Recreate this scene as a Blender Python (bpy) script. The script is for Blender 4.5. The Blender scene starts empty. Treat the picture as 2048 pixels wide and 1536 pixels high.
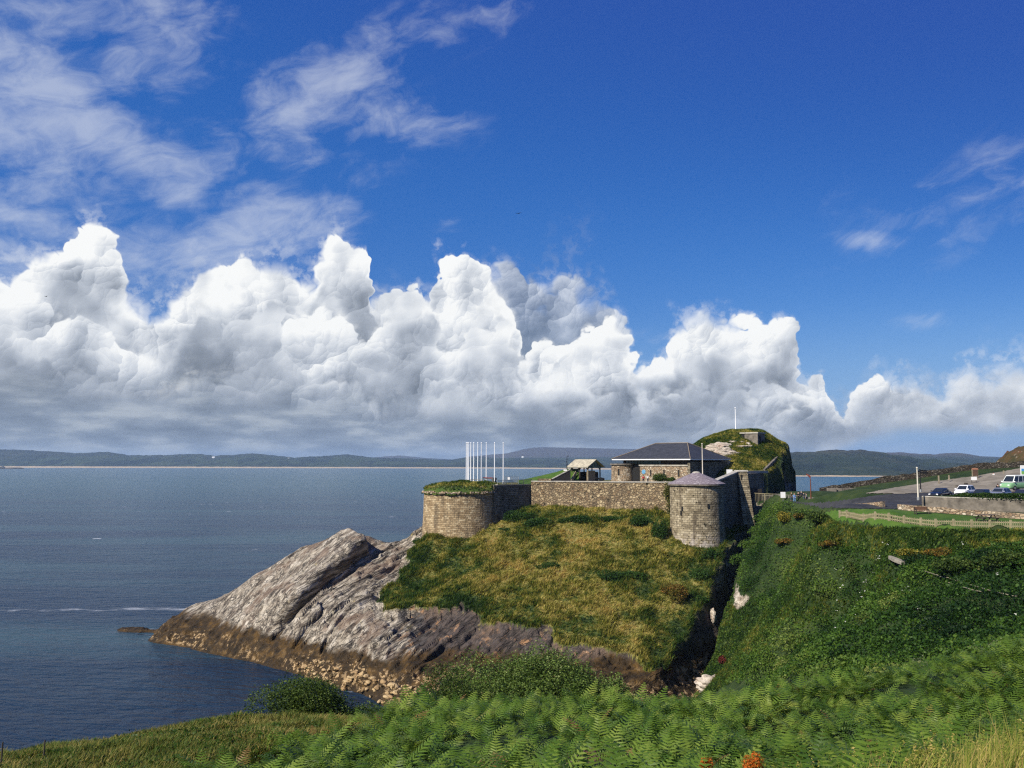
import bpy, bmesh, math, random
import numpy as np
from mathutils import Vector, Matrix

scene = bpy.context.scene
COL = scene.collection
R = math.radians
random.seed(7)
RNG = np.random.default_rng(7)

# ------------------------------------------------------------------ camera
F, CX, CY = 1704.0, 1024.0, 768.0          # focal length in photo pixels
EYE = 36.0                                 # camera height above the sea
PITCH = math.atan((925.0 - CY) / F)
CP, SP = math.cos(PITCH), math.sin(PITCH)
cam_d = bpy.data.cameras.new('camera')
cam = bpy.data.objects.new('camera', cam_d)
COL.objects.link(cam)
cam.location = (0, 0, EYE)
cam.rotation_euler = (R(90) + PITCH, 0, 0)
cam_d.sensor_width = 36.0
cam_d.lens = F / 2048.0 * 36.0
cam_d.clip_start = 0.2
cam_d.clip_end = 40000
scene.camera = cam

def ray(px, py):
    dx, dy = (px - CX) / F, (CY - py) / F
    return (dx, CP - dy * SP, SP + dy * CP)

def U(px, py, Y):
    """the point seen at photo pixel px,py at depth Y"""
    d = ray(px, py); t = Y / d[1]
    return (d[0] * t, Y, EYE + d[2] * t)

def W(px, py, z=0.0):
    """the point seen at photo pixel px,py on level z"""
    d = ray(px, py); t = (z - EYE) / d[2]
    return (d[0] * t, d[1] * t, z)

def proj(x, y, z):
    z = z - EYE
    f = y * CP + z * SP; u = -y * SP + z * CP
    f = np.maximum(f, 0.1)
    return CX + x / f * F, CY - u / f * F

# ------------------------------------------------------------------ node helper
class NT:
    def __init__(self, tree):
        self.t = tree; tree.nodes.clear()
    def n(self, kind, **props):
        nd = self.t.nodes.new(kind)
        for k, v in props.items(): setattr(nd, k, v)
        return nd
    def put(self, sock, v):
        if isinstance(v, bpy.types.NodeSocket): self.t.links.new(v, sock)
        elif isinstance(v, (tuple, list)):
            v = tuple(v)
            if len(sock.default_value) == 4 and len(v) == 3: v = v + (1.0,)
            sock.default_value = v
        else: sock.default_value = v
    def m(self, op, a, b=0.0, c=0.0, clamp=False):
        nd = self.n('ShaderNodeMath', operation=op); nd.use_clamp = clamp
        for i, v in enumerate((a, b, c)): self.put(nd.inputs[i], v)
        return nd.outputs[0]
    def vm(self, op, a, b=(0, 0, 0), scale=None):
        nd = self.n('ShaderNodeVectorMath', operation=op)
        self.put(nd.inputs[0], a); self.put(nd.inputs[1], b)
        if scale is not None: self.put(nd.inputs['Scale'], scale)
        return nd.outputs[0]
    def xyz(self, v):
        nd = self.n('ShaderNodeSeparateXYZ'); self.put(nd.inputs[0], v); return nd.outputs
    def vec(self, x, y, z=0.0):
        nd = self.n('ShaderNodeCombineXYZ')
        for i, v in enumerate((x, y, z)): self.put(nd.inputs[i], v)
        return nd.outputs[0]
    def mix(self, f, a, b, mode='MIX'):
        nd = self.n('ShaderNodeMix', data_type='RGBA', blend_type=mode)
        self.put(nd.inputs[0], f); self.put(nd.inputs[6], a); self.put(nd.inputs[7], b)
        return nd.outputs[2]
    def fmix(self, f, a, b):
        nd = self.n('ShaderNodeMix', data_type='FLOAT')
        self.put(nd.inputs[0], f); self.put(nd.inputs[2], a); self.put(nd.inputs[3], b)
        return nd.outputs[0]
    def step(self, v, lo, hi, a=0.0, b=1.0, kind='SMOOTHSTEP'):
        nd = self.n('ShaderNodeMapRange', interpolation_type=kind)
        for i, x in enumerate((v, lo, hi, a, b)): self.put(nd.inputs[i], x)
        return nd.outputs[0]
    def noise(self, v, scale=1.0, detail=3.0, rough=0.5, dist=0.0, color=False):
        nd = self.n('ShaderNodeTexNoise'); self.put(nd.inputs['Vector'], v)
        nd.inputs['Scale'].default_value = scale; nd.inputs['Detail'].default_value = detail
        nd.inputs['Roughness'].default_value = rough; nd.inputs['Distortion'].default_value = dist
        return nd.outputs[1 if color else 0]
    def noise2(self, v, scale=1.0, detail=3.0, rough=0.5, color=False, kind='FBM'):
        nd = self.n('ShaderNodeTexNoise', noise_dimensions='2D', noise_type=kind); self.put(nd.inputs['Vector'], v)
        nd.inputs['Scale'].default_value = scale; nd.inputs['Detail'].default_value = detail
        nd.inputs['Roughness'].default_value = rough
        return nd.outputs[1 if color else 0]
    def voro(self, v, scale=1.0, feature='F1', out=0, rnd=1.0, **kw):
        nd = self.n('ShaderNodeTexVoronoi', feature=feature)
        for k, x in kw.items(): setattr(nd, k, x) if hasattr(nd, k) else self.put(nd.inputs[k], x)
        self.put(nd.inputs['Vector'], v); nd.inputs['Scale'].default_value = scale
        nd.inputs['Randomness'].default_value = rnd
        return nd.outputs[out]
    def ramp(self, f, pts, interp='LINEAR'):
        nd = self.n('ShaderNodeValToRGB'); self.put(nd.inputs[0], f)
        e = nd.color_ramp.elements; nd.color_ramp.interpolation = interp
        while len(e) > 1: e.remove(e[-1])
        for i, (p, c) in enumerate(pts):
            el = e[0] if i == 0 else e.new(p)
            el.position = p
            el.color = tuple(c) + (1,) if len(c) == 3 else c
        return nd.outputs[0]
    def curve(self, f, pts):
        nd = self.n('ShaderNodeFloatCurve'); self.put(nd.inputs[1], f)
        c = nd.mapping.curves[0]
        while len(c.points) > 2: c.points.remove(c.points[1])
        c.points[0].location = pts[0]; c.points[-1].location = pts[-1]
        for p in pts[1:-1]: c.points.new(*p)
        nd.mapping.extend = 'HORIZONTAL'
        nd.mapping.update()
        return nd.outputs[0]
    def attr(self, name, out=2):
        nd = self.n('ShaderNodeAttribute', attribute_name=name); return nd.outputs[out]

# ------------------------------------------------------------------ sky, sun, exposure
SUN_AZ, SUN_EL = R(230), R(37)               # from +Y, clockwise: behind the camera, to the left
world = bpy.data.worlds.new('World'); scene.world = world; world.use_nodes = True
w = NT(world.node_tree)

def sky_px(px, py):
    d = ray(px, py); az = math.atan2(d[0], d[1]); el = math.atan2(d[2], math.hypot(d[0], d[1]))
    return az * F, el * F

def curve_pts(pts):
    out = []
    for px, py in pts:
        a, e = sky_px(px, py); out.append(((a + 1000) / 2000, e / 600))
    return sorted(out)

tc = w.n('ShaderNodeTexCoord').outputs['Generated']
sx, sy, sz = w.xyz(w.vm('NORMALIZE', tc))
uu = w.m('MULTIPLY', w.m('ARCTAN2', sx, sy), F)
vv = w.m('MULTIPLY', w.m('ARCSINE', sz), F)
P = w.vec(uu, vv, 0.0)
fac = w.m('DIVIDE', w.m('ADD', uu, 1000.0), 2000.0, clamp=True)

sky = w.n('ShaderNodeTexSky', sky_type='NISHITA')
sky.sun_disc = False; sky.sun_elevation = SUN_EL; sky.sun_rotation = SUN_AZ
sky.altitude = 0; sky.air_density = 1.0; sky.dust_density = 0.35; sky.ozone_density = 3.0
hs = w.n('ShaderNodeHueSaturation'); w.put(hs.inputs['Color'], sky.outputs[0])
hs.inputs['Saturation'].default_value = 1.45; hs.inputs['Hue'].default_value = 0.506
hs.inputs['Value'].default_value = 1.3
base_sky = w.mix(0.55, hs.outputs[0], (0.38, 1.16, 4.9))
base_sky = w.mix(w.step(w.m('ADD', vv, w.m('MULTIPLY', uu, 0.25)), 420.0, 1150.0, 0.0, 0.85), base_sky, (0.26, 0.80, 3.9))
base_sky = w.mix(w.step(vv, 0.0, 320.0, 0.80, 0.0), base_sky, (2.1, 4.0, 7.2))

def shade(b, pts): return w.ramp(b, pts)

def layer(pts, seed, amp, size, soft, lite, curve_depth, base_v, fade=0.0, rel=0.30, depth_dark=0.42):
    q0 = w.vec(w.m('ADD', uu, seed * 311.0), w.m('ADD', vv, seed * 97.0))
    wn = w.vm('SUBTRACT', w.noise2(q0, 1 / (size * 0.8), 3.0, 0.55, color=True), (0.5, 0.5, 0.5))
    wx = w.xyz(wn)[0]
    fac2 = w.m('DIVIDE', w.m('ADD', w.m('ADD', uu, w.m('MULTIPLY', wx, size * 0.85)), 1000.0), 2000.0, clamp=True)
    h = w.m('MULTIPLY', w.curve(fac2, curve_pts(pts)), 600.0)
    q = w.vm('ADD', q0, w.vm('SCALE', wn, scale=size * 0.55))
    n = lit = None
    for wt, sz_, sh in ((1.0, size, 0.0), (0.62, size / 2.1, 31.0), (0.26, size / 4.4, 57.0), (0.12, size / 9.0, 83.0)):
        qq = w.vm('ADD', q, (sh, sh * 0.7, 0))
        c = w.voro(qq, 1 / sz_, 'F1', 2, 1.0, voronoi_dimensions='2D')
        rx, ry, _ = w.xyz(w.vm('SCALE', w.vm('SUBTRACT', qq, c), scale=1.25 / sz_))
        nz = w.m('SQRT', w.m('MAXIMUM', w.m('SUBTRACT', 1.0, w.m('ADD', w.m('MULTIPLY', rx, rx), w.m('MULTIPLY', ry, ry))), 0.02))
        l_ = w.m('ADD', w.m('MULTIPLY', rx, -0.55), w.m('MULTIPLY', ry, 0.62))
        l_ = w.m('ADD', l_, w.m('MULTIPLY', w.m('SUBTRACT', nz, 0.8), 0.5))
        n = w.m('MULTIPLY', nz, wt) if n is None else w.m('ADD', n, w.m('MULTIPLY', nz, wt))
        lw = {0.0: 1.0, 31.0: 0.62, 57.0: 0.42, 83.0: 0.26}[sh]
        lit = w.m('MULTIPLY', l_, lw) if lit is None else w.m('ADD', lit, w.m('MULTIPLY', l_, lw))
    big = w.noise2(q0, 1 / (size * 2.0), 3.0, 0.5)
    big2 = w.noise2(w.vm('ADD', q0, (-0.35 * size, 0.4 * size, 0)), 1 / (size * 2.0), 3.0, 0.5)
    t = w.m('ADD', w.m('SUBTRACT', h, vv), w.m('MULTIPLY', w.m('SUBTRACT', n, 1.56), amp))
    softn = w.m('MULTIPLY', w.step(w.noise2(q0, 1 / (size * 1.6), 2.0, 0.5), 0.42, 0.66, 0.5, 3.2), soft)
    a = w.step(t, 0.0, softn)
    wisp = w.m('MULTIPLY', w.step(t, w.m('MULTIPLY', softn, -1.6), w.m('MULTIPLY', softn, 1.5)), w.step(w.noise2(q0, 1 / 26.0, 4.0, 0.6), 0.42, 0.64, 0.05, 0.55))
    a = w.m('MAXIMUM', a, wisp)
    b = w.m('ADD', lite, w.m('MULTIPLY', w.step(t, 0.0, curve_depth), -depth_dark))
    b = w.m('ADD', b, w.m('MULTIPLY', w.step(vv, base_v, base_v + 170.0), 0.18))
    fl = w.step(w.noise2(w.vm('ADD', q0, (77, 33, 0)), 1 / (size * 1.3), 2.0, 0.5), 0.38, 0.62, 0.25, 1.0)
    b = w.m('ADD', b, w.m('MULTIPLY', w.m('MULTIPLY', lit, rel), fl))
    b = w.m('ADD', b, w.m('MULTIPLY', w.m('SUBTRACT', big, big2), 1.7), clamp=True)
    a = w.m('MULTIPLY', a, w.step(w.m('ADD', vv, w.m('MULTIPLY', w.m('SUBTRACT', big, 0.5), 60.0)), w.step(fac, 0.66, 0.88, -80.0, 44.0), w.step(fac, 0.66, 0.88, -60.0, 84.0)))
    if fade: a = w.m('MULTIPLY', a, fade)
    return a, b

CLOUD = [(0.0, (1.75, 2.05, 2.5)), (0.3, (3.0, 3.4, 4.05)), (0.55, (4.9, 5.35, 6.05)), (0.80, (7.6, 7.95, 8.4)), (1.0, (10.0, 10.1, 10.0))]
col = base_sky
# high thin cloud
ang = w.vec(w.m('ADD', w.m('MULTIPLY', uu, 0.75), w.m('MULTIPLY', vv, 0.35)), w.m('ADD', w.m('MULTIPLY', uu, -0.55), w.m('MULTIPLY', vv, 1.6)), 3.0)
cw = w.vm('ADD', ang, w.vm('SCALE', w.noise2(ang, 1 / 160.0, 2.0, 0.5, color=True), scale=110.0))
cir = w.noise2(cw, 1 / 95.0, 7.0, 0.62)
mask = None
BLOBS = [(40, 190, 190, 95, -32, 1.0), (190, 262, 240, 52, -22, 1.0), (310, 90, 120, 75, 38, .8), (50, 330, 170, 60, -25, .75),
         (90, 30, 160, 60, 0, .6), (640, 185, 190, 62, 28, .85), (720, 225, 200, 48, -8, .7), (530, 290, 130, 36, -5, .55),
         (540, 455, 140, 58, 15, 1.0), (330, 505, 190, 50, 5, .95), (900, 45, 170, 45, 12, .5), (1970, 385, 230, 75, 20, .42),
         (1745, 482, 60, 17, -8, .6), (50, 442, 110, 24, -8, 1.0), (470, 370, 110, 70, -45, .5), (1660, 400, 80, 40, 0, .22),
         (905, 452, 45, 24, 0, .4), (700, 360, 110, 40, 25, .35), (1845, 645, 60, 16, 0, .4), (1340, 670, 110, 18, 0, .4), (20, 520, 100, 40, 0, .8)]
for bx, by, rx, ry, an, s in BLOBS:
    a0, e0 = sky_px(bx, by); c, sn = math.cos(R(an)), math.sin(R(an))
    du, dv = w.m('SUBTRACT', uu, a0), w.m('SUBTRACT', vv, e0)
    p1 = w.m('DIVIDE', w.m('ADD', w.m('MULTIPLY', du, c), w.m('MULTIPLY', dv, sn)), rx * 1.25)
    p2 = w.m('DIVIDE', w.m('SUBTRACT', w.m('MULTIPLY', dv, c), w.m('MULTIPLY', du, sn)), ry * 1.35)
    g = w.m('MULTIPLY', w.m('POWER', 2.718, w.m('MULTIPLY', w.m('ADD', w.m('MULTIPLY', p1, p1), w.m('MULTIPLY', p2, p2)), -1.0)), s)
    mask = g if mask is None else w.m('MAXIMUM', mask, g)
ca = w.step(w.m('ADD', cir, w.m('MULTIPLY', mask, 0.62)), 0.62, 1.30, 0.0, 0.47)
ca = w.m('MULTIPLY', ca, w.step(mask, 0.03, 0.4))
col = w.mix(ca, col, (8.2, 8.6, 9.1))
L_A = [(0, 548), (60, 520), (105, 492), (130, 458), (175, 440), (212, 455), (232, 490), (245, 540), (285, 590), (330, 588), (365, 572), (400, 541),
       (440, 524), (480, 514), (520, 520), (565, 522), (590, 548), (612, 560), (632, 520), (662, 462), (690, 472), (705, 492), (732, 492), (750, 515),
       (752, 580), (790, 574), (822, 566), (842, 602), (852, 604), (872, 520), (892, 494), (935, 500), (955, 520), (985, 545), (1012, 590), (1036, 660), (1050, 725), (1062, 690), (1086, 666), (1130, 670), (1156, 652), (1200, 638), (1238, 640), (1264, 668), (1280, 735), (1300, 725), (1335, 708), (1350, 640), (1400, 620), (1440, 630), (1480, 638),
       (1530, 640), (1575, 642), (1605, 680), (1622, 755), (1642, 748), (1662, 775), (1685, 835), (1715, 775), (1750, 750), (1800, 748), (1842, 750),
       (1880, 772), (1912, 750), (1945, 732), (2000, 722), (2048, 728)]
# soft grey shoulder behind the second tower
aS, bS = layer([(0, 900), (900, 800), (950, 540), (1000, 520), (1050, 540), (1110, 555), (1165, 552), (1215, 590), (1250, 640), (1300, 840), (2048, 900)], 5, 50, 100, 34, 0.46, 200, 120, 0.8)
col = w.mix(aS, col, shade(bS, CLOUD))
aA, bA = layer(L_A, 1, 38, 88, 15, 0.85, 120, 90, rel=0.23)
col = w.mix(aA, col, shade(bA, CLOUD))
L_B = [(0, 590), (100, 600), (200, 640), (280, 690), (350, 690), (400, 615), (440, 622), (480, 640), (560, 612), (600, 620), (640, 618), (700, 640),
       (740, 660), (780, 630), (830, 612), (900, 660), (950, 640), (1000, 640), (1040, 690), (1060, 760), (1090, 760), (1130, 706), (1170, 716),
       (1205, 770), (1300, 790), (1400, 765), (1440, 735), (1500, 770), (1600, 785), (1650, 800), (1700, 815), (1800, 790), (1850, 800), (1950, 785), (2048, 790)]
aB, bB = layer(L_B, 2, 60, 105, 19, 0.60, 170, 60, rel=0.24)
col = w.mix(aB, col, shade(bB, CLOUD))
L_D = [(0, 720), (100, 735), (250, 760), (400, 740), (520, 760), (600, 730), (700, 740), (760, 790), (900, 780), (1000, 770), (1100, 800), (1250, 790),
       (1400, 800), (1600, 815), (1680, 838), (1800, 825), (2048, 822)]
aD, bD = layer(L_D, 3, 70, 120, 34, 0.46, 100, 40, 0.88, rel=0.36)
col = w.mix(aD, col, shade(bD, CLOUD))
# low grey layer with flat streaks, thinning to the right
qs = w.vec(w.m('MULTIPLY', uu, 0.30), w.m('MULTIPLY', vv, 1.15), 9.0)
st = w.noise2(qs, 1 / 42.0, 5.0, 0.55)
hC = w.m('MULTIPLY', w.curve(fac, curve_pts([(0, 770), (300, 790), (600, 800), (800, 820), (1000, 830), (1200, 842), (1400, 848), (1600, 852), (1700, 862), (2048, 866)])), 600.0)
tC = w.m('ADD', w.m('SUBTRACT', hC, vv), w.m('MULTIPLY', w.m('SUBTRACT', st, 0.5), 90.0))
aC = w.m('MULTIPLY', w.step(tC, -60.0, 60.0), w.step(fac, 0.48, 0.84, 0.90, 0.22))
cC = w.ramp(st, [(0.28, (1.8, 2.25, 3.0)), (0.48, (2.7, 3.25, 4.1)), (0.66, (4.6, 5.1, 5.7))])
col = w.mix(aC, col, cC)
bg = w.n('ShaderNodeBackground'); w.put(bg.inputs['Color'], col); bg.inputs['Strength'].default_value = 0.075
w.put(w.n('ShaderNodeOutputWorld').inputs['Surface'], bg.outputs[0])

sun_d = bpy.data.lights.new('sun', 'SUN'); sun_d.energy = 4.9; sun_d.angle = R(0.55); sun_d.color = (1.0, 0.93, 0.82)
sun = bpy.data.objects.new('sun', sun_d); COL.objects.link(sun)
SUN_DIR = Vector((math.sin(SUN_AZ) * math.cos(SUN_EL), math.cos(SUN_AZ) * math.cos(SUN_EL), math.sin(SUN_EL)))
sun.rotation_euler = SUN_DIR.to_track_quat('Z', 'Y').to_euler()
sun.location = (-60, -60, 120)

scene.view_settings.view_transform = 'Standard'; scene.view_settings.look = 'None'
scene.view_settings.exposure = 0.38; scene.view_settings.gamma = 1.0
scene.render.engine = 'CYCLES'
scene.cycles.use_denoising = False
scene.cycles.pixel_filter_type = 'BLACKMAN_HARRIS'; scene.cycles.filter_width = 1.25
scene.cycles.max_bounces = 5; scene.cycles.diffuse_bounces = 2; scene.cycles.glossy_bounces = 2
scene.cycles.transmission_bounces = 3; scene.cycles.transparent_max_bounces = 6; scene.cycles.volume_bounces = 0
scene.cycles.caustics_reflective = False; scene.cycles.caustics_refractive = False
world.cycles.sampling_method = 'MANUAL'; world.cycles.sample_map_resolution = 512

# ------------------------------------------------------------------ object helpers
def tag(o, label=None, cat=None, group=None, kind=None):
    if label: o['label'] = label
    if cat: o['category'] = cat
    if group: o['group'] = group
    if kind: o['kind'] = kind
    return o

def link(name, me, mat=None, parent=None, smooth=False):
    o = bpy.data.objects.new(name, me); COL.objects.link(o)
    if mat is not None: me.materials.append(mat)
    if parent is not None: o.parent = parent
    if smooth: me.shade_smooth()
    return o

def empty(name, loc=(0, 0, 0), rz=0.0):
    o = bpy.data.objects.new(name, None); COL.objects.link(o)
    o.location = loc; o.rotation_euler = (0, 0, rz); o.empty_display_size = 0.3
    return o

def copy_tree(o, parent=None):
    c = o.copy(); COL.objects.link(c)
    if parent is not None: c.parent = parent
    for ch in list(o.children): copy_tree(ch, c)
    return c

def np_mesh(name, v, f, uv=None, attrs=None):
    """v (N,3) array, f (M,k) array of equal-sided faces"""
    v = np.asarray(v, np.float32); f = np.asarray(f, np.int32); k = f.shape[1]
    me = bpy.data.meshes.new(name)
    me.vertices.add(len(v)); me.vertices.foreach_set('co', v.ravel())
    me.loops.add(f.size); me.loops.foreach_set('vertex_index', f.ravel())
    me.polygons.add(len(f)); me.polygons.foreach_set('loop_start', np.arange(0, f.size, k, dtype=np.int32))
    try: me.polygons.foreach_set('loop_total', np.full(len(f), k, np.int32))
    except Exception: pass
    for an, av in (attrs or {}).items():
        a = me.attributes.new(an, 'FLOAT', 'POINT'); a.data.foreach_set('value', np.ascontiguousarray(np.ravel(av), np.float32))
    me.update(calc_edges=True); me.validate()
    return me

class MB:
    """collects simple solids and links them as ONE mesh; faces carry metre UVs"""
    def __init__(self): self.v = []; self.f = []; self.uv = []
    def face(self, pts, uv=None):
        i = len(self.v); self.v += [tuple(p) for p in pts]; self.f.append(tuple(range(i, i + len(pts))))
        if uv is None:
            p0 = Vector(pts[0]); e = (Vector(pts[1]) - p0)
            n = e.cross(Vector(pts[2]) - p0)
            if n.length < 1e-9: n = Vector((0, 0, 1))
            n.normalize()
            if abs(n.z) > 0.8: ax, ay = Vector((1, 0, 0)), Vector((0, 1, 0))
            else:
                ay = Vector((0, 0, 1)); ax = ay.cross(n).normalized(); ay = n.cross(ax)
            uv = [(Vector(p).dot(ax), Vector(p).dot(ay)) for p in pts]
        self.uv.append(uv)
        return self
    def hull(self, a, b, caps=True):
        """prism between two same-count loops a (bottom, ccw from above) and b (top)"""
        n = len(a)
        for i in range(n):
            j = (i + 1) % n; self.face([a[i], a[j], b[j], b[i]])
        if caps: self.face(list(reversed(a))); self.face(b)
        return self
    def box(self, x0, x1, y0, y1, z0, z1, M=None, inset=0.0):
        a = [(x0, y0, z0), (x1, y0, z0), (x1, y1, z0), (x0, y1, z0)]
        i = inset
        b = [(x0 + i, y0 + i, z1), (x1 - i, y0 + i, z1), (x1 - i, y1 - i, z1), (x0 + i, y1 - i, z1)]
        if M is not None: a = [tuple(M @ Vector(p)) for p in a]; b = [tuple(M @ Vector(p)) for p in b]
        return self.hull(a, b)
    def wall(self, p, q, t, z0, z1, batter=0.0):
        """slab wall from p to q in plan, thickness t to the left of p->q; z values may be (at p, at q)"""
        d = Vector((q[0] - p[0], q[1] - p[1], 0)).normalized(); n = Vector((-d.y, d.x, 0))
        z0 = z0 if isinstance(z0, tuple) else (z0, z0); z1 = z1 if isinstance(z1, tuple) else (z1, z1)
        P, Q = Vector((p[0], p[1], 0)), Vector((q[0], q[1], 0))
        def L(o0, o1, za, zb): return [tuple(P + n * o0 + Vector((0, 0, za))), tuple(Q + n * o0 + Vector((0, 0, zb))), tuple(Q + n * o1 + Vector((0, 0, zb))), tuple(P + n * o1 + Vector((0, 0, za)))]
        return self.hull(L(-batter, t, *z0), L(0, t, *z1))
    def ring(self, c, radii, zs, seg=32, a0=0.0, a1=2 * math.pi, cap0=True, cap1=True, sx=1.0, sy=1.0):
        """lathe about a vertical axis"""
        full = abs(a1 - a0 - 2 * math.pi) < 1e-6
        n = seg if full else seg + 1
        rows = [[(c[0] + r * sx * math.cos(a0 + (a1 - a0) * i / seg), c[1] + r * sy * math.sin(a0 + (a1 - a0) * i / seg), z) for i in range(n)] for r, z in zip(radii, zs)]
        rm = max(radii)
        for k in range(len(rows) - 1):
            for i in range(seg):
                j = (i + 1) % n
                u0, u1 = rm * (a1 - a0) * i / seg, rm * (a1 - a0) * (i + 1) / seg
                s0 = zs[k] if abs(zs[k + 1] - zs[k]) > 0.3 * abs(radii[k + 1] - radii[k]) else radii[k]
                s1 = zs[k + 1] if abs(zs[k + 1] - zs[k]) > 0.3 * abs(radii[k + 1] - radii[k]) else radii[k + 1]
                self.face([rows[k][i], rows[k][j], rows[k + 1][j], rows[k + 1][i]], [(u0, s0), (u1, s0), (u1, s1), (u0, s1)])
        if full:
            if cap0 and radii[0] > 1e-4: self.face(list(reversed(rows[0])))
            if cap1 and radii[-1] > 1e-4: self.face(rows[-1])
        return self
    def tube(self, pts, rad, seg=8):
        pts = [Vector(p) for p in pts]; rad = rad if isinstance(rad, (list, tuple)) else [rad] * len(pts)
        rows = []
        for i, p in enumerate(pts):
            d = (pts[min(i + 1, len(pts) - 1)] - pts[max(i - 1, 0)]).normalized()
            a = d.cross(Vector((0, 0, 1)) if abs(d.z) < 0.95 else Vector((1, 0, 0))).normalized(); b = d.cross(a)
            rows.append([tuple(p + (a * math.cos(2 * math.pi * k / seg) - b * math.sin(2 * math.pi * k / seg)) * rad[i]) for k in range(seg)])
        for i in range(len(rows) - 1): self.hull(rows[i], rows[i + 1], caps=False)
        self.face(list(reversed(rows[0]))); self.face(rows[-1])
        return self
    def bar(self, p, q, wx, wz=None):
        """rectangular bar from p to q"""
        p, q = Vector(p), Vector(q); wz = wz or wx
        d = (q - p).normalized(); a = d.cross(Vector((0, 0, 1)) if abs(d.z) < 0.95 else Vector((0, 1, 0))).normalized(); b = a.cross(d)
        L = lambda o: [tuple(o - a * wx / 2 - b * wz / 2), tuple(o + a * wx / 2 - b * wz / 2), tuple(o + a * wx / 2 + b * wz / 2), tuple(o - a * wx / 2 + b * wz / 2)]
        return self.hull(L(p), L(q))
    def build(self, name, mat=None, parent=None, smooth=False, bevel=0.0, weld=False):
        me = bpy.data.meshes.new(name); me.from_pydata(self.v, [], self.f)
        ul = me.uv_layers.new(name='UVMap')
        flat = [c for u in self.uv for p in u for c in p]
        ul.data.foreach_set('uv', flat)
        bm = bmesh.new(); bm.from_mesh(me)
        if weld or bevel: bmesh.ops.remove_doubles(bm, verts=bm.verts, dist=1e-4)
        bmesh.ops.recalc_face_normals(bm, faces=bm.faces)
        bm.to_mesh(me); bm.free()
        o = link(name, me, mat, parent)
        if smooth: me.shade_smooth()
        if bevel:
            md = o.modifiers.new('bevel', 'BEVEL'); md.width = bevel; md.segments = 2; md.limit_method = 'ANGLE'
        return o

# ------------------------------------------------------------------ materials
def mat(name, fn, disp=False):
    m = bpy.data.materials.new(name); m.use_nodes = True
    n = NT(m.node_tree); out = n.n('ShaderNodeOutputMaterial')
    n.put(out.inputs['Surface'], fn(n)); return m

def principled(n, color, rough=0.8, metal=0.0, spec=0.3, normal=None, **kw):
    b = n.n('ShaderNodeBsdfPrincipled')
    n.put(b.inputs['Base Color'], color); n.put(b.inputs['Roughness'], rough); n.put(b.inputs['Metallic'], metal)
    n.put(b.inputs['Specular IOR Level'], spec)
    for k, v in kw.items(): n.put(b.inputs[k], v)
    if normal is not None: n.put(b.inputs['Normal'], normal)
    return b.outputs[0]

def bump(n, h, strength=0.5, dist=0.1):
    b = n.n('ShaderNodeBump'); n.put(b.inputs['Height'], h); b.inputs['Strength'].default_value = strength
    b.inputs['Distance'].default_value = dist; return b.outputs[0]

def pos(n): return n.n('ShaderNodeNewGeometry').outputs['Position']
def objco(n): return n.n('ShaderNodeTexCoord').outputs['Object']
def island(n): return n.n('ShaderNodeNewGeometry').outputs['Random Per Island']

def plain(name, c, rough=0.7, metal=0.0, spec=0.3, var=0.18, sc=3.0, bmp=0.0):
    def fn(n):
        o = objco(n)
        k = n.noise(o, sc, 4.0, 0.6)
        f = n.step(k, 0.3, 0.7, 1 - var, 1 + var, 'LINEAR')
        col = n.mix(1.0, c, n.vec(f, f, f), 'MULTIPLY')
        return principled(n, col, rough, metal, spec, bump(n, k, bmp, 0.02) if bmp else None)
    return mat(name, fn)

# grass colours shared by ground and tufts
def grass_color(n, p):
    a = n.noise(p, 0.16, 4.0, 0.6); b = n.noise(n.vm('ADD', p, (40, 13, 5)), 0.45, 4.0, 0.6); c = n.noise(p, 1.7, 2.0, 0.6)
    straw = n.attr('straw'); lush = n.attr('lush')
    mixv = n.m('ADD', n.m('ADD', n.m('MULTIPLY', a, 1.15), n.m('MULTIPLY', b, 0.85)), n.m('MULTIPLY', n.m('SUBTRACT', c, 0.5), 0.85))
    mixv = n.m('ADD', n.m('SUBTRACT', n.m('MULTIPLY', mixv, 1.45), 1.03), n.m('MULTIPLY', n.m('SUBTRACT', straw, lush), 0.20))
    return n.ramp(mixv, [(0.08, (0.028, 0.060, 0.012)), (0.26, (0.072, 0.115, 0.018)), (0.42, (0.130, 0.140, 0.022)), (0.58, (0.255, 0.235, 0.045)), (0.80, (0.42, 0.355, 0.105)), (1.0, (0.44, 0.31, 0.085))])

def leaf_bsdf(n, col, rough=0.55, trans=0.28, spec=0.25, glow=1.6):
    spec *= .45
    d = principled(n, col, rough, 0.0, spec)
    t = n.n('ShaderNodeBsdfTranslucent'); n.put(t.inputs[0], n.mix(1.0, col, (glow, glow, glow * 0.6), 'MULTIPLY'))
    m = n.n('ShaderNodeMixShader'); n.put(m.inputs[0], trans); n.t.links.new(d, m.inputs[1]); n.t.links.new(t.outputs[0], m.inputs[2])
    return m.outputs[0]

def m_leaf(name, stops, lo=0.0, hi=1.0, patch=0.5, sc=0.25, rough=0.5, trans=0.25, spec=0.25):
    """leaf colour picked per leaf, with patches over the plant"""
    def fn(n):
        r = island(n); k = n.noise(pos(n), sc, 3.0, 0.6)
        v = n.m('ADD', n.m('MULTIPLY', r, 1 - patch), n.m('MULTIPLY', n.step(k, 0.3, 0.7, 0, 1, 'LINEAR'), patch))
        return leaf_bsdf(n, n.ramp(v, stops), rough, trans, spec)
    return mat(name, fn)

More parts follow.
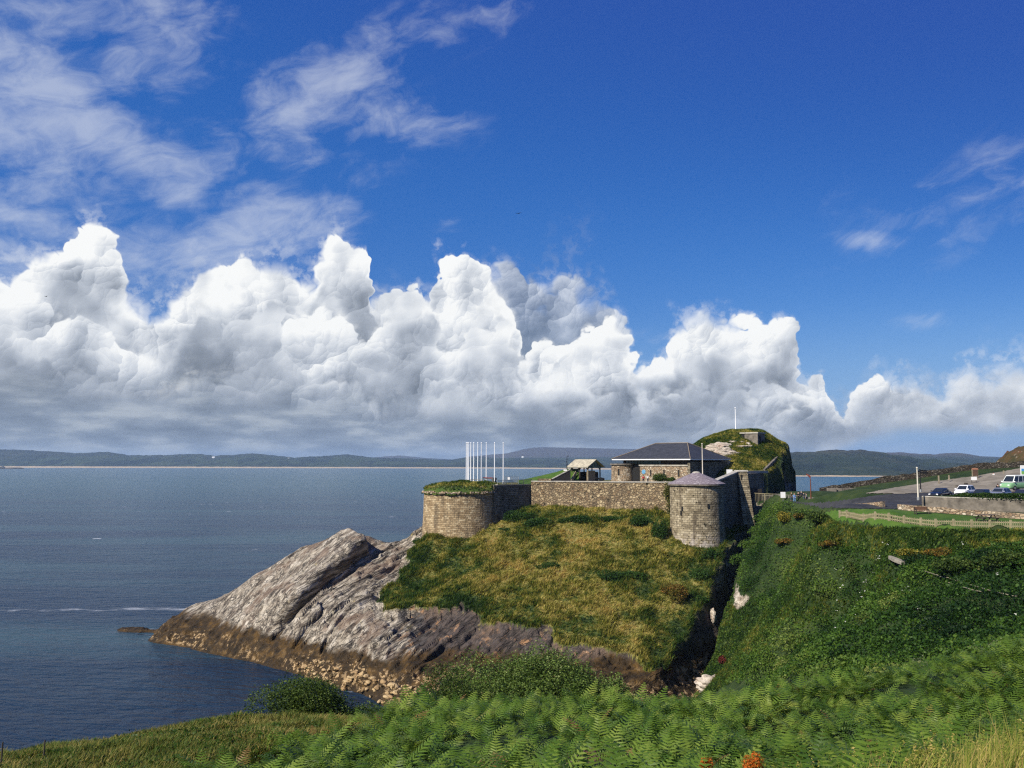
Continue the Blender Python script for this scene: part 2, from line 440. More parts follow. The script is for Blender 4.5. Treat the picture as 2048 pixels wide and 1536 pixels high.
def rock_nodes(n, p):
    """tilted, streaked quartzite with lichen, iron stain, weed and barnacle zones by height"""
    x, y, z = n.xyz(p)
    wob = n.noise(p, 0.25, 3.0, 0.6)
    along = n.m('ADD', n.m('MULTIPLY', x, 0.73), n.m('MULTIPLY', y, 0.68))
    across = n.m('SUBTRACT', n.m('MULTIPLY', x, 0.68), n.m('MULTIPLY', y, 0.73))
    up = n.m('SUBTRACT', z, n.m('MULTIPLY', along, 0.35))
    sv = n.vec(n.m('MULTIPLY', along, 0.22), n.m('ADD', n.m('MULTIPLY', across, 1.3), n.m('MULTIPLY', wob, 2.0)), n.m('MULTIPLY', up, 1.6))
    s1 = n.noise(sv, 0.62, 5.0, 0.58); s2 = n.noise(n.vm('ADD', sv, (9, 3, 1)), 2.3, 4.0, 0.6)
    big = n.noise(p, 0.13, 4.0, 0.55)
    crack = n.voro(n.vm('ADD', sv, n.vm('SCALE', n.noise(p, 0.8, 2.0, 0.5, color=True), scale=0.9)), 0.75, 'DISTANCE_TO_EDGE', 0)
    base = n.ramp(s1, [(0.28, (0.055, 0.042, 0.030)), (0.41, (0.165, 0.136, 0.102)), (0.52, (0.325, 0.283, 0.215)), (0.68, (0.53, 0.475, 0.385))])
    base = n.mix(n.step(s2, 0.54, 0.68, 0.0, 0.35), base, (0.21, 0.145, 0.10))
    rust = n.attr('rust')
    rv = n.m('ADD', n.m('MULTIPLY', n.noise(sv, 0.9, 4.0, 0.6), 1.0), n.m('MULTIPLY', n.m('SUBTRACT', rust, 0.5), 0.5))
    base = n.mix(n.step(rv, 0.52, 0.68, 0.0, 0.8), base, (0.31, 0.155, 0.06))
    dark = n.step(n.m('ADD', n.noise(p, 0.35, 4.0, 0.65), n.m('MULTIPLY', n.m('SUBTRACT', rust, 0.5), 0.32)), 0.50, 0.60, 0.0, 0.9)
    base = n.mix(dark, base, (0.05, 0.046, 0.045))
    base = n.mix(n.m('MULTIPLY', n.step(n.noise(n.vm('ADD', p, (3, 8, 2)), 0.5, 4.0, 0.6), 0.62, 0.72, 0, 0.55), n.step(z, 5.0, 10.0)), base, (0.33, 0.27, 0.08))
    base = n.mix(n.step(crack, 0.0, 0.05, 0.75, 0.0), base, (0.03, 0.027, 0.025))
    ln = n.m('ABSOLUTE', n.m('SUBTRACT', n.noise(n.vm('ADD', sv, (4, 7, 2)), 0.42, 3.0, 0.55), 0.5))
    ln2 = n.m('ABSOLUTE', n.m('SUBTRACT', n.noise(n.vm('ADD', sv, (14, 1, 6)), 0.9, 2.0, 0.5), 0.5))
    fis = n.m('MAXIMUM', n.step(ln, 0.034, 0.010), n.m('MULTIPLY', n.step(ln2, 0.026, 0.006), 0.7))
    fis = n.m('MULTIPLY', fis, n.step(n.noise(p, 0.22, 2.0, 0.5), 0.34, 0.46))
    base = n.mix(n.m('MULTIPLY', fis, 0.85), base, (0.028, 0.024, 0.020))  # crevice shade painted as dark lines, in place of cut grooves
    base = n.mix(n.step(n.noise(n.vm('ADD', p, (21, 3, 8)), 0.16, 4.0, 0.6), 0.52, 0.62, 0.0, 0.6), base, (0.17, 0.115, 0.078))
    # tidal zone
    zz = n.m('ADD', z, n.m('MULTIPLY', n.m('SUBTRACT', n.noise(p, 0.22, 4.0, 0.65), 0.5), 4.4))
    zz = n.m('SUBTRACT', zz, n.m('MULTIPLY', rust, 1.3))
    weed = n.step(zz, 5.6, 4.2)
    k2 = n.noise(p, 1.5, 4.0, 0.62); k3 = n.noise(n.vm('ADD', p, (7, 2, 1)), 0.55, 4.0, 0.6)
    wcol = n.ramp(k3, [(0.3, (0.016, 0.011, 0.005)), (0.5, (0.040, 0.024, 0.008)), (0.7, (0.105, 0.058, 0.013))])
    bare = n.step(n.m('ADD', k2, n.m('MULTIPLY', n.m('SUBTRACT', k3, 0.5), 0.5)), 0.53, 0.60)
    bare = n.m('MULTIPLY', bare, n.step(zz, 3.7, 2.6))
    bare = n.m('MULTIPLY', bare, n.step(n.noise(n.vm('ADD', p, (1, 5, 9)), 0.12, 3.0, 0.6), 0.44, 0.60, 0.12, 1.0))
    bare = n.m('MULTIPLY', bare, n.step(z, 0.1, 0.5))
    wcol = n.mix(bare, wcol, n.mix(s2, (0.30, 0.19, 0.085), (0.48, 0.35, 0.19)))
    col = n.mix(weed, base, wcol)
    h = n.m('ADD', n.m('MULTIPLY', s1, 1.0), n.m('ADD', n.m('MULTIPLY', s2, 0.4), n.m('SUBTRACT', n.m('MULTIPLY', n.step(crack, 0.0, 0.1), 0.35), n.m('MULTIPLY', fis, 1.2))))
    return col, h

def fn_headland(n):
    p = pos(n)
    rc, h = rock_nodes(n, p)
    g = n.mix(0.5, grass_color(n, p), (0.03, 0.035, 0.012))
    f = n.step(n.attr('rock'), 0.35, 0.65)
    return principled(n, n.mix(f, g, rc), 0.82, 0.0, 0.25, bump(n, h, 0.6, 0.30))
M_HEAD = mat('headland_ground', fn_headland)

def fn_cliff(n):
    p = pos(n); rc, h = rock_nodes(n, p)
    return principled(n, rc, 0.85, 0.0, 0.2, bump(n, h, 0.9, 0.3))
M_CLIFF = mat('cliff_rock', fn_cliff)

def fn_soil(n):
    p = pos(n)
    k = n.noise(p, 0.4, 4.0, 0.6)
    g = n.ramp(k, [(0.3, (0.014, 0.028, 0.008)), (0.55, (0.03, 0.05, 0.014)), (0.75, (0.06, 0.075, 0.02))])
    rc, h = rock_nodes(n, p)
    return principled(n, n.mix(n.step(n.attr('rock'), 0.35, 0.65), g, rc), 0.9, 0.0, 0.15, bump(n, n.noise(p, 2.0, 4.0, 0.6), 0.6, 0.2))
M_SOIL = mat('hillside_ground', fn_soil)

def fn_water(n):
    p = pos(n); x, y, z = n.xyz(p)
    far = n.step(y, 150.0, 900.0, 0, 1)
    wv = n.vec(n.m('MULTIPLY', x, 0.42), n.m('ADD', y, n.m('MULTIPLY', x, 0.12)), 0.0)
    w1 = n.noise(wv, 0.55, 4.0, 0.6, 0.3); w2 = n.noise(wv, 0.12, 3.0, 0.55, 0.2); w3 = n.noise(p, 2.6, 3.0, 0.6)
    h = n.m('ADD', n.m('ADD', n.m('MULTIPLY', w1, 1.3), n.m('MULTIPLY', w2, 2.0)), n.m('MULTIPLY', w3, 0.16))
    sl = n.noise(n.vec(n.m('MULTIPLY', x, 0.0035), n.m('MULTIPLY', y, 0.018), 2.0), 1.0, 4.0, 0.6)
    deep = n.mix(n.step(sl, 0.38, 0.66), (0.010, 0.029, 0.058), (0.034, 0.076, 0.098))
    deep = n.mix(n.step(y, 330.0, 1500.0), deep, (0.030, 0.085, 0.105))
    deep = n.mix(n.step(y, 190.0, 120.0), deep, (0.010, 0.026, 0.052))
    foam_n = n.voro(n.vec(n.m('MULTIPLY', x, 0.5), y, 0.0), 0.055, 'F1', 0)
    foam = n.m('MULTIPLY', n.step(foam_n, 0.075, 0.03), n.step(n.noise(p, 0.02, 2.0, 0.5), 0.42, 0.52))
    foam = n.m('MULTIPLY', foam, n.step(y, 230.0, 330.0))
    streak = n.m('ABSOLUTE', n.m('SUBTRACT', n.m('ADD', y, n.m('MULTIPLY', n.noise(n.vec(n.m('MULTIPLY', x, 0.018), 0, 0), 1.0, 3.0, 0.6), 26.0)), 226.0))
    st = n.m('MULTIPLY', n.step(streak, 2.6, 0.2), n.step(n.noise(p, 0.12, 4.0, 0.6), 0.42, 0.62))
    st = n.m('MULTIPLY', st, n.step(x, -40.0, -70.0))
    edge = n.m('MULTIPLY', n.step(n.attr('shore'), 0.25, 0.9), n.step(n.noise(p, 0.9, 3.0, 0.7), 0.55, 0.68))
    fm = n.m('MAXIMUM', n.m('MAXIMUM', foam, n.m('MULTIPLY', st, 0.45)), n.m('MULTIPLY', edge, 0.25))
    col = n.mix(fm, deep, (0.75, 0.78, 0.80))
    rough = n.fmix(sl, 0.16, 0.30)
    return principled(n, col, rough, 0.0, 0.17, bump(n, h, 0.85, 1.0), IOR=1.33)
M_WATER = mat('sea_water', fn_water)

# ------------------------------------------------------------------ terrain maths
def hash2(ix, iy, s):
    h = (ix * 374761393 + iy * 668265263 + s * 1442695041) & 0xFFFFFFFF
    h = ((h ^ (h >> 13)) * 1274126177) & 0xFFFFFFFF
    return ((h ^ (h >> 16)) & 0xFFFF) / 65535.0

def vnoise(x, y, s=0):
    ix = np.floor(x).astype(np.int64); iy = np.floor(y).astype(np.int64)
    fx, fy = x - ix, y - iy; fx = fx * fx * (3 - 2 * fx); fy = fy * fy * (3 - 2 * fy)
    a = hash2(ix, iy, s); b = hash2(ix + 1, iy, s); c = hash2(ix, iy + 1, s); d = hash2(ix + 1, iy + 1, s)
    return (a + (b - a) * fx) * (1 - fy) + (c + (d - c) * fx) * fy

def fbm(x, y, s=0, o=4, g=0.5):
    x = np.asarray(x, float); y = np.asarray(y, float)
    t = 0.0; a = 1.0; n = 0.0
    for i in range(o):
        t = t + a * vnoise(x, y, s + i * 17); n += a; a *= g; x = x * 2.03 + 3.1; y = y * 2.03 + 7.7
    return t / n

def sstep(v, a, b):
    t = np.clip((v - a) / (b - a), 0, 1); return t * t * (3 - 2 * t)

class TPS:
    def __init__(self, pts, lam=0.4):
        p = np.array(pts, float); self.p = p[:, :2] / 100; n = len(p)
        K = self.k(self.p, self.p) + np.eye(n) * lam * 1e-3
        Q = np.c_[np.ones(n), self.p]; A = np.zeros((n + 3, n + 3)); A[:n, :n] = K; A[:n, n:] = Q; A[n:, :n] = Q.T
        self.w = np.linalg.solve(A, np.r_[p[:, 2], 0, 0, 0])
    @staticmethod
    def k(a, b):
        d = ((a[:, None, :] - b[None, :, :]) ** 2).sum(-1); return d * np.log(d + 1e-12)
    def __call__(self, x, y):
        q = np.c_[np.ravel(x), np.ravel(y)] / 100; out = np.empty(len(q))
        for i in range(0, len(q), 40000):
            c = q[i:i + 40000]; n = len(self.p)
            out[i:i + 40000] = self.k(c, self.p) @ self.w[:n] + self.w[n] + c @ self.w[n + 1:]
        return out.reshape(np.shape(x))

def in_poly(px, py, poly):
    px = np.asarray(px); inside = np.zeros(px.shape, bool); n = len(poly)
    for i in range(n):
        x0, y0 = poly[i]; x1, y1 = poly[(i + 1) % n]
        if y0 == y1: continue
        c = ((y0 > py) != (y1 > py)) & (px < (x1 - x0) * (py - y0) / (y1 - y0) + x0)
        inside ^= c
    return inside

# ravine edges in plan: x as a function of y (west side = headland, east side = mainland)
EW = [U(1300, 1395, 128)[:2], U(1330, 1372, 131)[:2], U(1368, 1290, 138)[:2], U(1418, 1205, 148)[:2], U(1436, 1135, 156)[:2], U(1450, 1100, 163)[:2], U(1490, 1062, 177)[:2],
      U(1508, 1020, 184)[:2], U(1546, 985, 200)[:2], U(1567, 985, 213)[:2], U(1577, 960, 226)[:2], U(1570, 940, 245)[:2]]
EE = [U(1396, 1380, 131)[:2], U(1402, 1362, 134)[:2], U(1428, 1290, 139)[:2], U(1452, 1220, 146)[:2], U(1474, 1150, 153)[:2], U(1490, 1080, 163)[:2], U(1524, 1020, 176)[:2],
      U(1560, 1005, 186)[:2], U(1640, 1000, 194)[:2], U(1720, 985, 204)[:2], U(1850, 985, 216)[:2], U(2048, 985, 240)[:2]]
EW = np.array(sorted(EW, key=lambda p: p[1])); EE = np.array(sorted(EE, key=lambda p: p[1]))
xw = lambda y: np.interp(y, EW[:, 1], EW[:, 0]); xe = lambda y: np.interp(y, EE[:, 1], EE[:, 0])

# ---- headland
HP = [W(266, 1256), W(280, 1262, .3), W(300, 1276, .2), W(350, 1291), W(400, 1303), W(450, 1313), W(500, 1323), W(550, 1337), W(600, 1350), W(660, 1372), W(720, 1386), (-16, 127, 0), (-9, 124, 0),
      (-2, 122, 0), (8, 122, .2), (15, 123, .3), (20, 125, .4), (24, 128, .5), (0, 114, -2), (15, 114, -2), (-20, 116, -2)]
HP += [U(*a) for a in [(370, 1217, 184), (450, 1190, 182), (500, 1157, 180), (560, 1122, 180), (610, 1092, 180), (660, 1078, 180), (720, 1068, 180), (765, 1080, 181), (800, 1072, 181), (848, 1048, 181),
      (420, 1240, 176), (500, 1240, 165), (500, 1195, 173), (600, 1240, 158), (600, 1170, 170), (690, 1240, 151), (690, 1160, 165), (700, 1105, 174), (760, 1120, 170), (830, 1090, 175),
      (757, 1300, 141), (757, 1200, 156), (850, 1340, 134), (870, 1240, 146), (850, 1150, 162), (860, 1070, 172),
      (900, 1300, 139), (900, 1230, 146), (900, 1150, 159), (900, 1070, 172), (1000, 1330, 135), (1000, 1255, 141), (1000, 1190, 150), (1000, 1120, 162), (1000, 1055, 173),
      (1150, 1318, 134), (1150, 1280, 137), (1150, 1200, 147), (1150, 1100, 162), (1120, 1022, 177), (1250, 1340, 131), (1300, 1345, 131), (1150, 1365, 128), (1000, 1375, 129), (1300, 1250, 141), (1300, 1150, 153), (1300, 1050, 168),
      (1330, 1028, 171), (1360, 1108, 160), (1430, 1100, 161), (1400, 1150, 154), (1380, 1250, 142), (1340, 1330, 133), (1060, 1022, 178), (1020, 1040, 176), (1480, 1075, 172), (1495, 1062, 178)]]
HP += [(-75, 192, -3), (-60, 195, -1), (-45, 196, -1), (-30, 198, -2), (-15, 205, 2), (-82, 172, -4), (10, 215, 8), (30, 235, 8), (-78, 182, -3)]
tpsH = TPS(HP)
FORT = [(-3.2, 175.2), (4.3, 181.3), (31.5, 172.1), (36, 169.5), (40, 170.5), (48.0, 181.5), (52, 190), (66, 208), (76, 222), (76, 245), (40, 250), (5, 215), (-12, 200), (-17.2, 181)]
FORT += [(-10.45 + 7.0 * math.cos(R(k)), 178.0 + 7.0 * math.sin(R(k))) for k in range(170, 336, 12)]
FLOOR = 31.3
# turf knoll behind the visitor building
KN = [U(*a) for a in [(1385, 893, 218), (1400, 884, 219), (1430, 870, 221), (1458, 862, 223), (1480, 860, 224), (1522, 861, 224), (1540, 873, 223), (1558, 884, 222), (1577, 900, 221), (1400, 905, 213), (1440, 885, 214), (1480, 875, 215),
      (1530, 885, 214), (1555, 905, 214), (1430, 912, 208), (1480, 905, 208), (1530, 915, 208), (1568, 925, 210), (1460, 935, 201), (1500, 938, 201), (1535, 938, 202), (1562, 945, 205), (1420, 925, 203)]]
KN += [(40, 212, 31.3), (36, 230, 31), (45, 245, 33), (60, 245, 36), (70, 236, 41), (42, 200, 31.0), (50, 190, 31.0), (56, 192, 31.0), (33, 220, 31)]
tpsK = TPS(KN)
ROCKPX = [(240, 1262), (360, 1205), (440, 1185), (560, 1110), (620, 1075), (720, 1058), (800, 1060), (850, 1030), (852, 1066), (822, 1108), (792, 1160), (757, 1196), (772, 1216), (830, 1222), (880, 1228),
          (935, 1222), (985, 1252), (1010, 1243), (1060, 1262), (1090, 1258), (1100, 1276), (1160, 1290), (1250, 1303), (1300, 1335), (1345, 1330), (1375, 1300), (1440, 1420), (900, 1480), (500, 1480)]

def headland_z(x, y, detail=True):
    z = tpsH(x, y)
    fort = in_poly(x, y, FORT)
    zk = tpsK(x, y)
    z = np.where(fort, np.where((y > 197) & (x > 38), np.maximum(FLOOR - 0.1, zk), FLOOR - 0.1), z)
    z = np.maximum(z, -4.0)
    rock = np.zeros_like(z)
    px, py = proj(x, y, z)
    wx = px + (fbm(x * .35, y * .35, 3) - .5) * 46; wy = py + (fbm(x * .35, y * .35, 9) - .5) * 40
    rock = np.where(in_poly(wx, wy, ROCKPX) & ~fort, 1.0, 0.0)
    rock = np.where((z < 3.8) & ~fort, 1.0, rock)
    rock = np.where((y > 184) & ~fort, 1.0, rock)
    if detail:
        al = 0.73 * x + 0.68 * y; ac = 0.68 * x - 0.73 * y
        wv = (fbm(x * .12, y * .12, 21) - .5) * 5
        def saw(T, cut, ph):
            s = ((ac + wv * 0.6 + ph) / T) % 1.0
            return np.where(s < cut, s / cut, (1 - s) / (1 - cut))
        amp = 0.35 + 0.65 * fbm(x * .1, y * .1, 31)
        st = 1.15 * (saw(7.3, .93, 0) - .5) * amp + 0.5 * (saw(1.7, .85, al * .05) - .5) * (0.4 + fbm(x * .3, y * .3, 5)) 
        # blocks broken out of the beds
        row = np.floor((ac + wv) / 1.9); off = hash2(row.astype(np.int64), row.astype(np.int64) * 0 + 5, 3)
        colb = np.floor((al + (fbm(x * .2, y * .2, 19) - .5) * 4) / (3.2 + 5 * off) + off * 7)
        hb = hash2(row.astype(np.int64), colb.astype(np.int64), 9)
        st = st + (hb - .5) * 1.1 * (.4 + fbm(x * .08, y * .08, 13)) 
        row2 = np.floor((ac + wv * .7) / .75); colb2 = np.floor(al / 1.7 + hash2(row2.astype(np.int64), row2.astype(np.int64) * 0, 4) * 5)
        st = st + (hash2(row2.astype(np.int64), colb2.astype(np.int64), 29) - .5) * .34
        # joints across the beds
        sj = ((al + (fbm(x * .2, y * .2, 77) - .5) * 6) / 3.7) % 1.0
        st = st + 0.4 * (np.where(sj < .88, sj / .88, (1 - sj) / .12) - .5) * fbm(x * .25, y * .25, 41)
        st = st + (fbm(x * .9, y * .9, 51, 3) - .5) * 0.35
        # the big overhung ledge and the notch at the top of the ridge
        p0, p1 = np.array(U(548, 1222, 162)[:2]), np.array(U(726, 1100, 175)[:2])
        d = (p1 - p0); L = np.hypot(*d); d = d / L; nn = np.array([d[1], -d[0]])
        la = (x - p0[0]) * d[0] + (y - p0[1]) * d[1]; lc = (x - p0[0]) * nn[0] + (y - p0[1]) * nn[1] + (fbm(la * .3, la * 0 + 2, 8) - .5) * 1.6
        win = sstep(la, -3, 3) * sstep(la, L + 2.0, L - 1.5)
        ledge = win * np.where(lc < 0, sstep(lc, -10, -0.4) * 3.6, -1.3 * sstep(lc, 6, 1.3)) * 1.0
        ledge = np.where((lc >= -0.4) & (lc < 1.3), win * (3.6 - 4.9 * sstep(lc, -0.4, 1.3)), ledge)
        nx, ny, _ = U(742, 1088, 176)
        notch = -2.2 * np.exp(-(((x - nx) / 2.6) ** 2 + ((y - ny) / 2.2) ** 2))
        low = sstep(z, 4.2, 2.6)
        bould = (np.abs(fbm(x * .55, y * .55, 61, 4) - .5) * -2.6 + 0.5) * 1.0 + (fbm(x * 1.3, y * 1.3, 71, 3) - .5) * 1.1
        calm = 1 - .62 * sstep(lc, 1.0, -1.0) * sstep(al, 60, 70) if False else 1 - .6 * sstep(lc, 1.5, -1.5)
        st = st * calm
        zz = z + rock * np.where(z > -0.6, (1 - low) * (st + ledge + notch) + low * bould * sstep(z, -0.6, 1.2), 0)
        z = z - 0.9 * rock * sstep(px, 730, 800) * sstep(z, 4.5, 6.0) * sstep(px, 1420, 1380)
        zz = zz - 0.9 * rock * sstep(px, 730, 800) * sstep(zz, 4.5, 6.0) * sstep(px, 1420, 1380)
        gr = (fbm(x * .25, y * .25, 81, 4) - .5) * 1.5 + (fbm(x * .9, y * .9, 91, 3) - .5) * 0.7
        edge = sstep(tpsH(x, y), 2, 5)
        # turf lip over the rock edge
        z = np.where(fort, z, np.where(rock > .5, zz, z + gr * edge * np.where(y < 184, 1, 0) + 0.25))
        kn = fort & (y > 197) & (x > 38) & (zk > FLOOR + .3)
        z = np.where(kn, z + (fbm(x * .3, y * .3, 15, 4) - .5) * 1.0, z)
    # ravine / cliff on the east side
    cut = x - (xw(y) + (fbm(y * .35, x * 0 + 4, 6) - .5) * 2.2)
    zf = np.where(y < 131, -1.0, 0.6 + (fbm(x * .6, y * .6, 12) - .5) * 1.4)
    prof = np.clip(cut / 1.7, 0, 1) ** 0.8
    z = np.where((cut > 0) & (y > 126), z + (np.minimum(zf, z) - z) * prof, z)
    rock = np.where((cut > 0.25) & (y > 126), 1.0, rock)
    if detail:
        amt = rock * (1 - low) * (cut < -1) * (z > 3)
        push = amt * ((st + 0.3) * 0.35 + win * 3.0 * np.exp(-((lc - .1) / .8) ** 2))
        return z, rock, push
    return z, rock

def grid(xs, ys):
    X, Y = np.meshgrid(xs, ys); nx, ny = len(xs), len(ys)
    i = np.arange(nx * ny).reshape(ny, nx)
    f = np.stack([i[:-1, :-1], i[:-1, 1:], i[1:, 1:], i[1:, :-1]], -1).reshape(-1, 4)
    return X, Y, f

xs = np.arange(-86, 78, 0.25); ys = np.arange(124, 250, 0.25)
HX, HY, hf = grid(xs, ys)
HZ, HR, HPUSH = headland_z(HX, HY)
keep = (HZ.ravel()[hf].max(1) > -1.6) & (HX.ravel()[hf].min(1) < xw(HY.ravel()[hf].min(1)) + 3.2) & (HY.ravel()[hf].max(1) < 247)
hf = hf[keep]
ppx, ppy = proj(HX, HY, HZ)
# broken rock on the ravine and sea cliffs: shift the steep faces sideways by height
cutm = sstep(HX - xw(HY), -1.2, 0.8) * (HY > 131)
HXs = HX + cutm * ((fbm(HY * .28, HZ * .33, 44, 4) - .5) * 6.0 + (fbm(HY * .8, HZ * .9, 47, 3) - .5) * 1.3)
HYs = HY + cutm * (fbm(HX * .4, HZ * .35, 45, 3) - .5) * 1.6 - .73 * HPUSH
HXs = HXs + .68 * HPUSH
straw = sstep(ppx, 880, 1050) * sstep(ppx, 1420, 1250) * (0.55 + 0.45 * sstep(ppy, 1330, 1150))
lush = np.maximum(sstep(ppx, 900, 780), sstep(ppx, 1330, 1420)) * 0.9
lush = np.maximum(lush, 1.6 * np.exp(-(((ppx - 960) / 70) ** 2 + ((ppy - 1215) / 45) ** 2)))
lush = np.maximum(lush, 1.0 * np.exp(-(((ppx - 1350) / 60) ** 2 + ((ppy - 1290) / 40) ** 2)))
lush = np.maximum(lush, 1.7 * np.exp(-(((ppx - 1060) / 75) ** 2 + ((ppy - 1035) / 24) ** 2)))
lush = np.maximum(lush, 1.3 * np.exp(-(((ppx - 1255) / 60) ** 2 + ((ppy - 1150) / 26) ** 2)))
rust = sstep(ppx, 720, 900) * np.where(HZ < 14, 1, 0)
def compact(v, f, attrs):
    used = np.unique(f); m = np.full(len(v), -1); m[used] = np.arange(len(used))
    return v[used], m[f], {k: np.ravel(a)[used] for k, a in attrs.items()}
HEDGE = (np.abs(np.gradient(HZ, axis=0)) + np.abs(np.gradient(HZ, axis=1)) > 0.55) & (HR < .5) & (HZ > 4) & (HY < 184)
HR = np.where(HEDGE, 0.5, HR)
v, f2, at = compact(np.c_[HXs.ravel(), HYs.ravel(), HZ.ravel()], hf, dict(rock=HR, straw=straw, lush=lush, rust=rust))
tag(link('headland', np_mesh('headland', v, f2, attrs=at), M_HEAD, smooth=False), kind='structure')

# ---- mainland
MP = [(0, 0, 34.3), (-6, 0, 33.9), (8, 3, 34.6), (15, 0, 35.5), (0, 8, 31.6), (8, 12, 31.2), (-8, 10, 30.6), (25, 5, 36), (40, 20, 33)]
g = 0.75
def G(px, py, Y, h=g):
    a = U(px, py, Y); return (a[0], a[1], a[2] - h)
MP += [G(*a) for a in [(1024, 1536, 25), (1024, 1460, 32), (1040, 1402, 41), (1300, 1400, 43), (1300, 1460, 34), (1300, 1536, 25), (1600, 1372, 48), (1600, 1450, 37), (1600, 1536, 26), (1850, 1325, 52), (1850, 1420, 40), (1850, 1536, 24),
      (2048, 1292, 55), (2048, 1400, 40), (2048, 1536, 21), (700, 1420, 42), (700, 1480, 34), (700, 1536, 28)]]
MP += [G(*a, h=0.3) for a in [(0, 1500, 38), (0, 1536, 33), (150, 1484, 40), (300, 1464, 43), (300, 1536, 32), (480, 1436, 47), (480, 1500, 35), (-150, 1520, 36)]]
MP += [(0, 58, 16), (-15, 60, 13), (-30, 56, 14), (20, 60, 16.5), (-45, 52, 14), (0, 75, 8), (20, 75, 9), (-25, 75, 6), (-45, 75, 4), (0, 95, 2.5), (-20, 95, 0), (-45, 95, -2), (-60, 85, -2), (-60, 60, 9), (0, 112, .4), (15, 105, 2), (20, 120, .6), (-25, 110, -2), (-5, 120, -1), (12, 128, -.8)]
MP += [G(*a, h=0.3) for a in [(1402, 1370, 134), (1430, 1292, 139), (1455, 1222, 146), (1478, 1152, 153), (1495, 1082, 163), (1530, 1024, 175), (1440, 1360, 122), (1500, 1345, 106), (1600, 1340, 86), (1700, 1330, 76),
      (1800, 1300, 72), (2048, 1262, 67), (1500, 1270, 128), (1500, 1180, 145), (1520, 1100, 157), (1560, 1040, 163), (1600, 1240, 115), (1600, 1150, 136), (1600, 1070, 150), (1620, 1030, 150), (1700, 1230, 102), (1700, 1140, 108),
      (1652, 1064, 109), (1800, 1220, 84), (1800, 1130, 94), (1800, 1078, 96), (1950, 1215, 76), (1950, 1150, 82), (1950, 1086, 89), (2048, 1200, 73), (2048, 1086, 86)]]
MP += [U(*a) for a in [(1640, 1034, 122), (1672, 1040, 112), (1690, 1042, 110), (1708, 1045, 108), (1725, 1048, 106), (1800, 1053, 102), (1950, 1057, 98), (1745, 1050, 104), (1860, 1056, 100), (2048, 1058, 96), (2200, 1060, 94), (1680, 1022, 126), (1750, 1024, 119), (1850, 1027, 113), (2048, 1038, 108), (2200, 1050, 106)]]
ROADZ = 29.2
MP += [((px_ - 1024) / F * Y_, Y_, z_) for px_ in (1740, 1780, 1830, 1890, 1950, 2020, 2090) for Y_, z_ in ((109, 28.95), (114, 29.4), (119, 29.6), (124, 30.0)) if not (px_ < 1760 and Y_ < 112)]
MP += [(46, 146, 29.0), (55, 165, 29.1), (64, 178, 29.2), (53, 176, 28.6), (52, 135, 29.4), (60, 150, 29.6), (66, 165, 30.1), (58, 128, 30.0), (70, 130, 30.3), (90, 125, 30.4), (75, 150, 30.8), (75, 172, 31.0), (84, 165, 32.0), (92, 160, 32.9), (95, 180, 34.5),
       (85, 182, 32.6), (75, 185, 31.0), (110, 150, 33), (120, 170, 36), (66, 190, 28.8), (80, 198, 29), (100, 198, 33), (120, 215, 34)]
tpsM = TPS(MP)
BIGROCK = U(1425, 1358, 129)
def mainland_z(x, y, detail=True):
    z = tpsM(x, y); z = np.maximum(z, -4)
    px, py = proj(x, y, z)
    veg = np.where((y < 165) & ((py > 1064) | ((px < 1660) & (py > 1022))), 1.0, 0.0)
    rock = np.where((z < 2.2) & (y > 80), 1.0, 0.0)
    rp = [(1466, 1186), (1473, 1160), (1480, 1186), (1500, 1198), (1492, 1222), (1470, 1228)]
    rock = np.where(in_poly(px, py, rp), 1.0, rock)
    if detail:
        farv = veg * sstep(y, 60, 80)
        z = z + farv * ((fbm(x * .17, y * .17, 5, 3) - .5) * 3.4 + (fbm(x * .5, y * .5, 25, 3) - .45) * 1.5)
        z = z + veg * sstep(y, 60, 45) * sstep(y, 4, 14) * ((fbm(x * .3, y * .3, 15, 3) - .5) * 0.8 + (fbm(x * .8, y * .8, 16, 2) - .5) * 0.5)
        z = z + rock * (fbm(x * .8, y * .8, 35, 3) - .5) * 1.2
    cut = (xe(y) + (fbm(y * .3, x * 0 + 9, 16) - .5) * 2.4) - x
    zf = np.where(y < 131, z, 0.5)
    prof = np.clip(cut / 1.8, 0, 1)
    z = np.where((cut > 0) & (y > 131), z + (np.minimum(zf, z) - z) * prof, z)
    rock = np.where((cut > .9) & (y > 131), 1.0, rock)
    north = sstep(y, 196 + 0.18 * (x - 60), 214 + 0.18 * (x - 60))
    z = z + (np.minimum(z, -3) - z) * north
    return z, rock, veg
xs = np.arange(-66, 150, 0.5); ys = np.arange(-12, 226, 0.5)
MX, MY, mf = grid(xs, ys)
MZ, MR, MV = mainland_z(MX, MY)
keep = (MZ.ravel()[mf].max(1) > -1.6) & ((MX.ravel()[mf].max(1) > xe(MY.ravel()[mf].max(1)) - 3.5) | (MY.ravel()[mf].max(1) < 131.5))
mf = mf[keep]
v, f2, at = compact(np.c_[MX.ravel(), MY.ravel(), MZ.ravel()], mf, dict(rock=MR))
tag(link('hillside', np_mesh('hillside', v, f2, attrs=at), M_SOIL, smooth=True), kind='structure')

